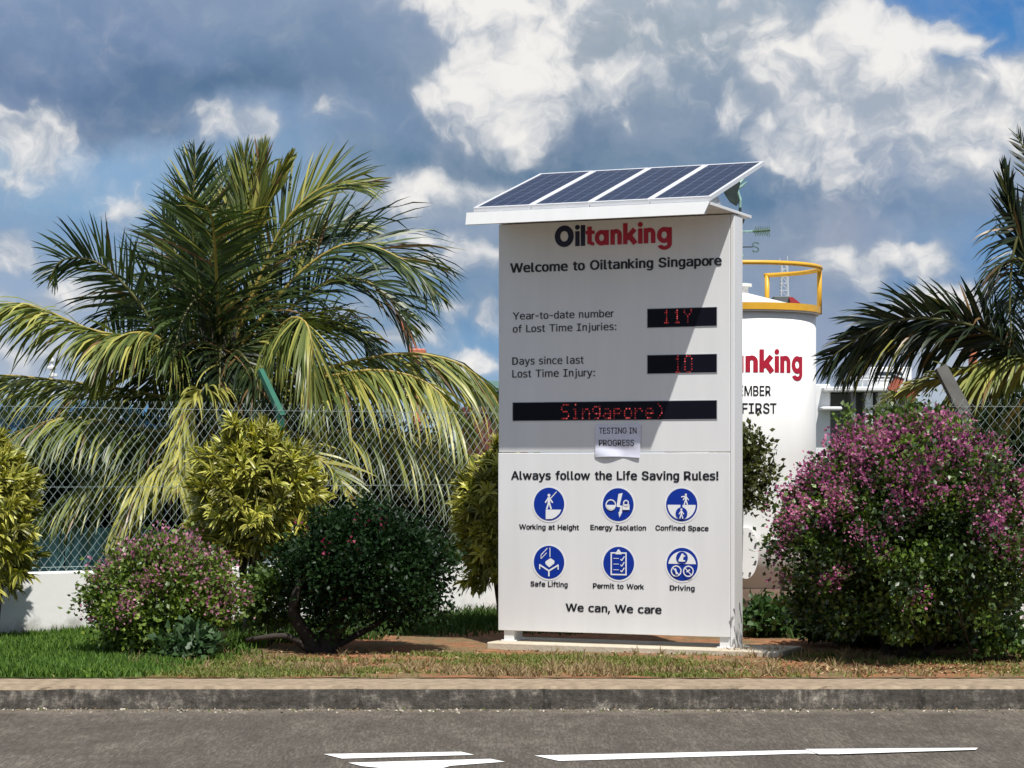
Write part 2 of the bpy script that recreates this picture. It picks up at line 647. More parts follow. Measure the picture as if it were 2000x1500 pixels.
def build_ground():
    gm = ground_mat()
    # fine sheet near the sign
    xs = np.linspace(-7, 7, 240)
    ys = np.concatenate([np.linspace(15.10, 17.5, 70), np.linspace(17.55, 26, 90)])
    X, Y = np.meshgrid(xs, ys)
    Z = ground_z(X, Y)
    V = np.stack([X, Y, Z], -1).reshape(-1, 3)
    i = np.arange(len(xs) * len(ys)).reshape(len(ys), len(xs))
    Q = np.stack([i[:-1, :-1], i[:-1, 1:], i[1:, 1:], i[1:, :-1]], -1).reshape(-1, 4)
    o = np_mesh('verge', V, Q, gm, smooth=True)
    tag(o, 'strip of grass and bare reddish soil behind the kerb', None, kind='structure')
    # wide ground to the horizon, a little lower, under everything
    mb = MB()
    mb.add([(-3000, -300, -0.06), (3000, -300, -0.06), (3000, 4500, -0.06), (-3000, 4500, -0.06)], [(0, 1, 2, 3)])
    o = mb.build('ground', mat('far_ground', (.10, .10, .07), .95, .3, .02))
    o['kind'] = 'structure'
    mb = MB()
    for (x0, x1, y0, y1) in ((-60, -7, 15.3, 60), (7, 60, 15.3, 60), (-7, 7, 26, 60)):
        mb.add([(x0, y0, GZ - .01), (x1, y0, GZ - .01), (x1, y1, GZ - .01), (x0, y1, GZ - .01)], [(0, 1, 2, 3)])
    o = mb.build('terrain', mat('back_lot', (.07, .075, .04), .95, .35, 1.5))
    o['kind'] = 'structure'

    # road
    m = bpy.data.materials.new('asphalt')
    m.use_nodes = True
    nt = m.node_tree
    N, L = nt.nodes, nt.links
    b = N['Principled BSDF']
    b.inputs['Roughness'].default_value = 0.85
    b.inputs['Specular IOR Level'].default_value = 0.25
    tc = N.new('ShaderNodeTexCoord')
    mp = N.new('ShaderNodeMapping')
    mp.inputs['Scale'].default_value = (1.1, .55, 1)
    L.new(tc.outputs['Object'], mp.inputs[0])

    def noise(s, d, r, v):
        n = N.new('ShaderNodeTexNoise')
        n.inputs['Scale'].default_value = s
        n.inputs['Detail'].default_value = d
        n.inputs['Roughness'].default_value = r
        L.new(v, n.inputs['Vector'])
        return n.outputs[0]
    big = noise(2.2, 7, .62, mp.outputs[0])
    mp2 = N.new('ShaderNodeMapping')
    mp2.inputs['Scale'].default_value = (1.0, .13, 1)
    L.new(tc.outputs['Object'], mp2.inputs[0])
    grit = noise(60, 5, .85, mp2.outputs[0])
    grit2 = noise(15, 6, .8, mp2.outputs[0])

    def mth(op, a, c):
        n = N.new('ShaderNodeMath')
        n.operation = op
        for s, v in ((n.inputs[0], a), (n.inputs[1], c)):
            if isinstance(v, float):
                s.default_value = v
            else:
                L.new(v, s)
        return n.outputs[0]
    f = mth('ADD', mth('ADD', mth('MULTIPLY', big, .32), mth('MULTIPLY', grit, .56)), mth('MULTIPLY', grit2, .36))
    cr = N.new('ShaderNodeValToRGB')
    e = cr.color_ramp.elements
    e[0].position = .46
    e[0].color = (.054, .044, .035, 1)
    e[1].position = .80
    e[1].color = (.205, .176, .142, 1)
    k = e.new(.62)
    k.color = (.093, .079, .064, 1)
    L.new(f, cr.inputs[0])
    # pale dust washed against the kerb
    sp = N.new('ShaderNodeSeparateXYZ')
    L.new(tc.outputs['Object'], sp.inputs[0])
    mr = N.new('ShaderNodeMapRange')
    L.new(mth('ADD', sp.outputs[1], mth('MULTIPLY', noise(3.5, 6, .65, tc.outputs['Object']), .9)), mr.inputs[0])
    mr.inputs[1].default_value = 14.72
    mr.inputs[2].default_value = 15.18
    mr.inputs[3].default_value = 0
    mr.inputs[4].default_value = .8
    mx = N.new('ShaderNodeMix')
    mx.data_type = 'RGBA'
    L.new(mr.outputs[0], mx.inputs[0])
    L.new(cr.outputs[0], mx.inputs[6])
    mx.inputs[7].default_value = (.24, .20, .155, 1)
    L.new(mx.outputs[2], b.inputs['Base Color'])
    bp = N.new('ShaderNodeBump')
    bp.inputs['Strength'].default_value = .7
    bp.inputs['Distance'].default_value = .012
    L.new(mth('ADD', grit, grit2), bp.inputs['Height'])
    L.new(bp.outputs[0], b.inputs['Normal'])
    mb = MB()
    mb.add([(-60, -20, 0), (60, -20, 0), (60, 14.6, 0), (-60, 14.6, 0)], [(0, 1, 2, 3)])
    o = mb.build('road', m)
    tag(o, 'grey brown asphalt road in front of the kerb', kind='structure')

    # painted markings
    pm = mat('road_paint', (.78, .78, .76), .7, .06, 14, bump=.2, bscale=90)

    _t = pm.node_tree
    _b = _t.nodes['Principled BSDF']
    _src = _b.inputs['Base Color'].links[0].from_socket
    _nz = _t.nodes.new('ShaderNodeTexNoise')
    _nz.inputs['Scale'].default_value = 26
    _nz.inputs['Detail'].default_value = 8
    _nz.inputs['Roughness'].default_value = .8
    _mp = _t.nodes.new('ShaderNodeMapping')
    _mp.inputs['Scale'].default_value = (1, .22, 1)
    _t.links.new([q for q in _t.nodes if q.type == 'TEX_COORD'][0].outputs['Object'], _mp.inputs[0])
    _t.links.new(_mp.outputs[0], _nz.inputs['Vector'])
    _mr = _t.nodes.new('ShaderNodeMapRange')
    _t.links.new(_nz.outputs[0], _mr.inputs[0])
    _mr.inputs[1].default_value = .58
    _mr.inputs[2].default_value = .72
    _mx = _t.nodes.new('ShaderNodeMix')
    _mx.data_type = 'RGBA'
    _t.links.new(_mr.outputs[0], _mx.inputs[0])
    _t.links.new(_src, _mx.inputs[6])
    _mx.inputs[7].default_value = (.30, .28, .25, 1)
    _t.links.new(_mx.outputs[2], _b.inputs['Base Color'])

    def g(px, py):
        Yd = CAMZ * F / (py - HOR)
        return ((px - CX) / F * Yd, Yd, 0.004)
    marks = [
        [(632, 1474), (900, 1469.5), (926, 1475.5), (668, 1483)],
        [(680, 1491), (958, 1483.5), (986, 1489), (880, 1497), (812, 1516), (640, 1530), (760, 1503), (706, 1497.5)],
        [(1044, 1477), (1570, 1466.3), (1592, 1467.2), (1640, 1475.5), (1575, 1472.8), (1092, 1487.5)],
        [(1572, 1465.4), (1910, 1463.0), (1906, 1466.8), (1640, 1475.3), (1600, 1475.6)],
    ]
    labs = ['upper short white stripe at the left of the road markings', 'lower short white stripe with a slanting tail at the bottom edge',
            'long white stripe on the asphalt below the sign', 'tapering white tip at the right end of the long stripe']
    for q, lb in zip(marks, labs):
        mb = MB()
        vs = [g(*p) for p in q]
        if lb.startswith('taper'):
            vs = [(x, y, .0075) for (x, y, z) in vs]
        mb.add(vs, [tuple(range(len(vs)))[::-1]])
        o = mb.build('road_marking', pm)
        tag(o, lb, kind='structure')

    # kerb
    km = bpy.data.materials.new('kerb_face')
    km.use_nodes = True
    nt = km.node_tree
    N, L = nt.nodes, nt.links
    b = N['Principled BSDF']
    b.inputs['Roughness'].default_value = .92
    b.inputs['Specular IOR Level'].default_value = .15
    tc = N.new('ShaderNodeTexCoord')

    def noise2(s, d, r, sc3=(1, 1, 1), off=0):
        mp = N.new('ShaderNodeMapping')
        mp.inputs['Scale'].default_value = sc3
        mp.inputs['Location'].default_value = (off, off, off)
        L.new(tc.outputs['Object'], mp.inputs[0])
        n = N.new('ShaderNodeTexNoise')
        n.inputs['Scale'].default_value = s
        n.inputs['Detail'].default_value = d
        n.inputs['Roughness'].default_value = r
        L.new(mp.outputs[0], n.inputs['Vector'])
        return n.outputs[0]
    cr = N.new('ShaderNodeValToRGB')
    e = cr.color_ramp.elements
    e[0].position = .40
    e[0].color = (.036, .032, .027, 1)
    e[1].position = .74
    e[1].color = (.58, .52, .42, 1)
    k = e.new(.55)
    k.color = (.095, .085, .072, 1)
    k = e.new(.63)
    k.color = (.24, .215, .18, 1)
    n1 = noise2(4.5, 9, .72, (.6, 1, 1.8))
    n2 = noise2(24, 8, .78, (1, 1, .55), 4)
    ad = N.new('ShaderNodeMath')
    ad.operation = 'MULTIPLY_ADD'
    L.new(n2, ad.inputs[0])
    ad.inputs[1].default_value = .55
    mu = N.new('ShaderNodeMath')
    mu.operation = 'MULTIPLY'
    L.new(n1, mu.inputs[0])
    mu.inputs[1].default_value = .5
    L.new(mu.outputs[0], ad.inputs[2])
    L.new(ad.outputs[0], cr.inputs[0])
    L.new(cr.outputs[0], b.inputs['Base Color'])
    bp = N.new('ShaderNodeBump')
    bp.inputs['Strength'].default_value = .8
    bp.inputs['Distance'].default_value = .015
    L.new(noise2(30, 8, .7), bp.inputs['Height'])
    L.new(bp.outputs[0], b.inputs['Normal'])
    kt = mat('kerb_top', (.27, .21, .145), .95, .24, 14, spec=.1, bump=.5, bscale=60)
    kb = bpy.data.meshes.new('kerb')
    xs = np.arange(-14, 14, .05)
    nz = np.random.default_rng(5)
    j1 = nz.normal(0, .006, len(xs))
    j2 = nz.normal(0, .003, len(xs))
    V, Fc, mi = [], [], []
    joints = [-2.85, -1.02, .22, 1.42, 2.62, -4.2, 3.8]
    for x, a, c in zip(xs, j1, j2):
        dip = .03 if any(abs(x - j) < .026 for j in joints) else 0
        low = -.006 * max(0, min(1, (-2.9 - x) / .1))
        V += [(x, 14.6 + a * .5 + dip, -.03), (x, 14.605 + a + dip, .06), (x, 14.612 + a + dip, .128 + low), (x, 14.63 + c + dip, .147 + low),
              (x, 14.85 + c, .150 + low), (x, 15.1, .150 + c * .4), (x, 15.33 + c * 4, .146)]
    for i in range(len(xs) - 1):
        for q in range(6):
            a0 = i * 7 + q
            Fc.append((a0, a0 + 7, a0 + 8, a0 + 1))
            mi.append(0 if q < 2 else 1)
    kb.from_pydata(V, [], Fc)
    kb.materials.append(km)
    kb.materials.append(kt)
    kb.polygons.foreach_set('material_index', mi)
    kb.update()
    o = bpy.data.objects.new('kerb', kb)
    COL.objects.link(o)
    tag(o, 'weathered concrete kerb with dark stained face', kind='structure')


build_ground()

# ------------------------------------------------------------------ grass
def grass(name, label, n, reg, hgt, wid, c0, c1, lean, dens=None, seed=1, tuft=False):
    r = np.random.default_rng(seed)
    x = r.uniform(reg[0], reg[1], n)
    y = r.uniform(reg[2], reg[3], n)
    if dens is not None:
        keep = r.uniform(0, 1, n) < dens(x, y)
        x, y = x[keep], y[keep]
    if tuft:
        k = 14
        x = np.repeat(x, k) + r.normal(0, .022, len(x) * k)
        y = np.repeat(y, k) + r.normal(0, .022, len(y) * k)
    n = len(x)
    P0 = np.stack([x, y, ground_z(x, y) - .004], 1)
    D = np.stack([r.normal(0, lean, n), r.normal(0, lean, n), np.ones(n)], 1)
    Wd = np.stack([np.ones(n), r.normal(0, .5, n), np.zeros(n)], 1)
    t = r.uniform(0, 1, (n, 1))
    cols = np.array(c0) * (1 - t) + np.array(c1) * t
    h = hgt * r.uniform(.45, 1.25, n) * (0.75 + .5 * np.clip(vnoise(x * 3, y * 3, seed) + .3, 0, 1))
    V, Q, C = ribbons(P0, D, Wd, h, wid * r.uniform(.7, 1.3, n), [1, .8, .1], r.uniform(.1, 1.2, n), cols)
    o = np_mesh(name, V, Q, leaf_mat('grass_blade', .6, .25, .2), cols=C)
    tag(o, label, kind='stuff')
    return o


def bare(x, y):
    return vnoise(x * 1.6 + 3, y * 2.4, 21)


grass('green_grass', 'lush green grass on the verge at the left', 60000, (-4.6, -1.6, 15.13, 20.5), .075, .0050, (.026, .070, .010), (.13, .225, .032), .35,
      lambda x, y: np.clip((-2.0 - x + .5 * vnoise(x * 2, y * 2, 4) - .4 * np.clip(16.2 - y, 0, 1)) / .5, 0, 1), 2)
grass('grass', 'short patchy grass along the kerb', 60000, (-3.3, 4.6, 15.12, 17.2), .045, .0045, (.08, .12, .022), (.24, .25, .07), .5,
      lambda x, y: np.clip(.08 + 3.2 * bare(x, y) - .45 * np.clip(x - 2.2, 0, 1) + .4 * np.clip(15.75 - y, 0, .5), .03, .9), 3)
grass('dry_grass', 'dry straw coloured grass in front of the sign', 2300, (-2.9, 2.8, 15.16, 17.3), .09, .0042, (.17, .12, .06), (.36, .27, .14), .6,
      lambda x, y: np.clip(-.2 + 2.6 * vnoise(x * 2.2, y * 2 + 5, 33) + .35 * np.clip(x - .3, 0, 1) * (y > 15.9), .02, .8) * np.clip((x + .9) / 1.2, .18, 1), 5, tuft=True)
grass('weeds', 'green weeds growing behind the sign along the wall', 30000, (-2.6, 3.2, 18.2, 21.6), .11, .007, (.022, .05, .010), (.07, .12, .025), .45,
      lambda x, y: np.clip((y - 19.2 + 1.2 * np.clip(np.abs(x - .55) - 1.15, 0, 2) + .35 * vnoise(x * 2, y * 2, 6)) / .5, 0, 1), 8)

# fallen leaves and soil crumbs
def litter():
    r = np.random.default_rng(12)
    n = 5200
    x = np.concatenate([r.uniform(-2.6, 4.2, n - 1500), r.normal(2.7, .6, 1500)])
    y = np.concatenate([r.uniform(15.4, 17.6, n - 1500), r.uniform(15.4, 16.4, 1500)])
    P0 = np.stack([x, y, ground_z(x, y) + .006], 1)
    D = np.stack([r.normal(0, 1, n), r.normal(0, 1, n), r.normal(.15, .25, n)], 1)
    Wd = np.stack([r.normal(0, 1, n), r.normal(0, 1, n), r.normal(0, .4, n)], 1)
    pal = np.array([(.22, .10, .05), (.34, .20, .10), (.13, .075, .04), (.42, .31, .18), (.20, .13, .06)])
    c = pal[r.integers(0, 5, n)] * r.uniform(.7, 1.2, (n, 1))
    V, Q, C = diamonds(P0, D, Wd, r.uniform(.012, .04, n), r.uniform(.004, .012, n), c)
    o = np_mesh('leaf_litter', V, Q, leaf_mat('dead_leaf', .8, .1, .1), cols=C)
    tag(o, 'scattered brown fallen leaves on the soil', kind='stuff')

    n = 900
    x = r.uniform(-3.6, 3.6, n)
    y = 14.59 - np.abs(r.normal(0, .10, n))
    P0 = np.stack([x, y, np.full(n, .003)], 1)
    D = np.stack([r.normal(0, 1, n), r.normal(0, 1, n), r.normal(.25, .3, n)], 1)
    pal = np.array([(.42, .36, .28), (.55, .50, .42), (.20, .14, .08), (.10, .12, .04)])
    V, Q, C = diamonds(P0, D, np.stack([r.normal(0, 1, n), r.normal(0, 1, n), r.normal(0, .4, n)], 1), r.uniform(.008, .03, n), r.uniform(.004, .009, n), pal[r.integers(0, 4, n)])
    o = np_mesh('gutter_litter', V, Q, leaf_mat('dead_leaf', .8, .1, .1), cols=C)
    tag(o, 'small crumbs and leaves along the foot of the kerb', kind='stuff')


litter()

# ------------------------------------------------------------------ boundary wall and chain link fence
FA = Vector((-5.0, 18.54, 0))
FB = Vector((0.35, 22.02, 0))


def wall_and_fence():
    d = (FB - FA)
    ln = d.length
    rz = math.atan2(d.y, d.x)
    wm = bpy.data.materials.new('white_plaster')
    wm.use_nodes = True
    nt = wm.node_tree
    N, L = nt.nodes, nt.links
    b = N['Principled BSDF']
    b.inputs['Roughness'].default_value = .85
    tc = N.new('ShaderNodeTexCoord')
    n = N.new('ShaderNodeTexNoise')
    n.inputs['Scale'].default_value = 5
    n.inputs['Detail'].default_value = 9
    n.inputs['Roughness'].default_value = .7
    L.new(tc.outputs['Object'], n.inputs['Vector'])
    sp = N.new('ShaderNodeSeparateXYZ')
    L.new(tc.outputs['Object'], sp.inputs[0])
    ad = N.new('ShaderNodeMath')
    ad.operation = 'MULTIPLY_ADD'
    L.new(n.outputs[0], ad.inputs[0])
    ad.inputs[1].default_value = .55
    L.new(sp.outputs[2], ad.inputs[2])
    cr = N.new('ShaderNodeValToRGB')
    e = cr.color_ramp.elements
    e[0].position = .40
    e[0].color = (.34, .33, .29, 1)
    e[1].position = .56
    e[1].color = (.74, .735, .71, 1)
    L.new(ad.outputs[0], cr.inputs[0])
    L.new(cr.outputs[0], b.inputs['Base Color'])
    bp = N.new('ShaderNodeBump')
    bp.inputs['Strength'].default_value = .3
    bp.inputs['Distance'].default_value = .01
    L.new(n.outputs[0], bp.inputs['Height'])
    L.new(bp.outputs[0], b.inputs['Normal'])
    for (A, rot, length, lab, mesh_lab, posts) in (
            (FA, rz, ln, 'low white plastered wall below the fence at the left', 'chain link fence with green post in front of the left coconut palm', (3.55, 6.33)),
            (Vector((2.95, 19.0, 0)), 0.0, 3.0, 'low white plastered wall behind the large bougainvillea', 'chain link fence with grey concrete post behind the large bougainvillea', (0.84, 2.9))):
        o = None
        mb = MB()
        mb.box(0, length, 0, .15, -.05, .66, ch=.012)
        o = mb.build('boundary_wall', wm)
        o.location = A
        o.rotation_euler = (0, 0, rot)
        tag(o, lab, 'wall')
        fe = empty('chain_link_fence', (A.x, A.y, 0), rot)
        tag(fe, mesh_lab, 'fence')
        z0, z1 = .665, 2.09
        cw, chh = .078, .098
        mb = MB()
        H = z1 - z0
        slope = chh / cw
        r = .0019
        k = int(length / cw) + int(H / chh) + 2
        wob = random.Random(3)
        for s_ in (1, -1):
            for i in range(-int(H / chh) - 1, k):
                x0 = i * cw if s_ == 1 else i * cw
                pts = []
                # x = x0 + s*(z-z0)/slope
                za, zb = 0.0, H
                xa, xb = x0, x0 + s_ * H / slope
                if s_ == 1:
                    if xa < 0:
                        za = -xa * slope
                        xa = 0
                    if xb > length:
                        zb = (length - x0) * slope
                        xb = length
                else:
                    if xa > length:
                        za = (xa - length) * slope
                        xa = length
                    if xb < 0:
                        zb = x0 * slope
                        xb = 0
                if zb - za < .03:
                    continue
                m = 5
                for q in range(m + 1):
                    t = q / m
                    pts.append((xa + (xb - xa) * t + wob.uniform(-.004, .004), .075 + s_ * .0024 + .01 * math.sin(xa * 2 + t * 3), z0 + za + (zb - za) * t))
                # knuckled end above the top line
                if abs(zb - H) < 1e-6:
                    pts.append((xb + s_ * .012, .075 + s_ * .0024, z1 + .03))
                mb.tube(pts, r, 4, cap=False)
        gm = mat('galvanised_wire', (.42, .50, .48), .45, .1, 3, metal=.3, spec=.5)
        mb.build('wire_mesh', gm, fe)
        mb = MB()
        for zz in (.70, 1.38, 2.06):
            mb.tube([(0, .085, zz), (length * .5, .085, zz - .008), (length, .085, zz)], .0022, 4)
        mb.build('line_wire', gm, fe)
        for x in posts:
            if x > length:
                continue
            conc = rot == 0.0
            pm = mat('concrete_post', (.12, .115, .105), .85, .15, 12) if conc else mat('green_post_paint', (.02, .12, .075), .45, .1, 8)
            mb = MB()
            w = .055 if conc else .028
            mb.box(x - w, x + w, .095, .095 + 2 * w, .66, 2.02, ch=.004)
            pst = mb.build('post', pm, fe)
            mb = MB()
            lean = (-.15, .05) if conc else (0.0, .34)
            a = Vector((x, .095 + w, 2.03))
            bb = a + Vector((lean[0] - (.03 if not conc else 0.03), lean[1], .40 if not conc else .36))
            t = (bb - a).normalized()
            sx = Vector((1, 0, 0)) - t * t.x
            sx.normalize()
            sy = t.cross(sx)
            vs = []
            for p_, ww in ((a - t * .04, w), (bb, w * .85)):
                for (i, j) in ((-1, -1), (1, -1), (1, 1), (-1, 1)):
                    vs.append(p_ + sx * ww * i + sy * ww * j)
            mb.add(vs, [(0, 1, 5, 4), (1, 2, 6, 5), (2, 3, 7, 6), (3, 0, 4, 7), (4, 5, 6, 7), (3, 2, 1, 0)])
            arm = mb.build('arm', pm, pst)


wall_and_fence()

# ------------------------------------------------------------------ the sign
RX, RY = (1431 - CX) / F * 17.3, 17.3           # right front corner of the face


def sign_w(px):
    """distance from the right edge along the face for a photo x"""
    k = (px - CX) / F
    return (RX - k * RY) / (DX.x - k * DX.y)     # RX - w*cos = k (RY + w*sin)


SW = sign_w(974.0)
ORG = Vector((RX, RY, 0)) - DX * (SW / 2)          # centre of the face at ground


def sloc(px, py):
    """photo pixel -> (s, z) on the sign face"""
    w = sign_w(px)
    Yd = RY - w * DX.y
    return SW / 2 - w, CAMZ + (HOR - py) / F * Yd


WHITE = mat('white_powder_coat', (.74, .74, .735), .38, .03, 1.6, spec=.45, bump=.05, bscale=2.2)
_n = WHITE.node_tree
_mp = _n.nodes.new('ShaderNodeMapping')
_mp.inputs['Scale'].default_value = (5, 5, .55)
_nz = [q for q in _n.nodes if q.type == 'TEX_NOISE'][0]
_n.links.new([q for q in _n.nodes if q.type == 'TEX_COORD'][0].outputs['Object'], _mp.inputs[0])
_n.links.new(_mp.outputs[0], _nz.inputs['Vector'])
LETTER = mat('black_vinyl', (.010, .010, .014), .45, .1, 20)
NAVY = mat('navy_vinyl', (.008, .010, .035), .45, .1, 20)
RED = mat('red_vinyl', (.42, .012, .035), .45, .08, 20)
BLUE = mat('blue_vinyl', (.0, .028, .30), .4, .08, 20)
WVIN = mat('white_vinyl', (.80, .81, .82), .4, .02, 20)


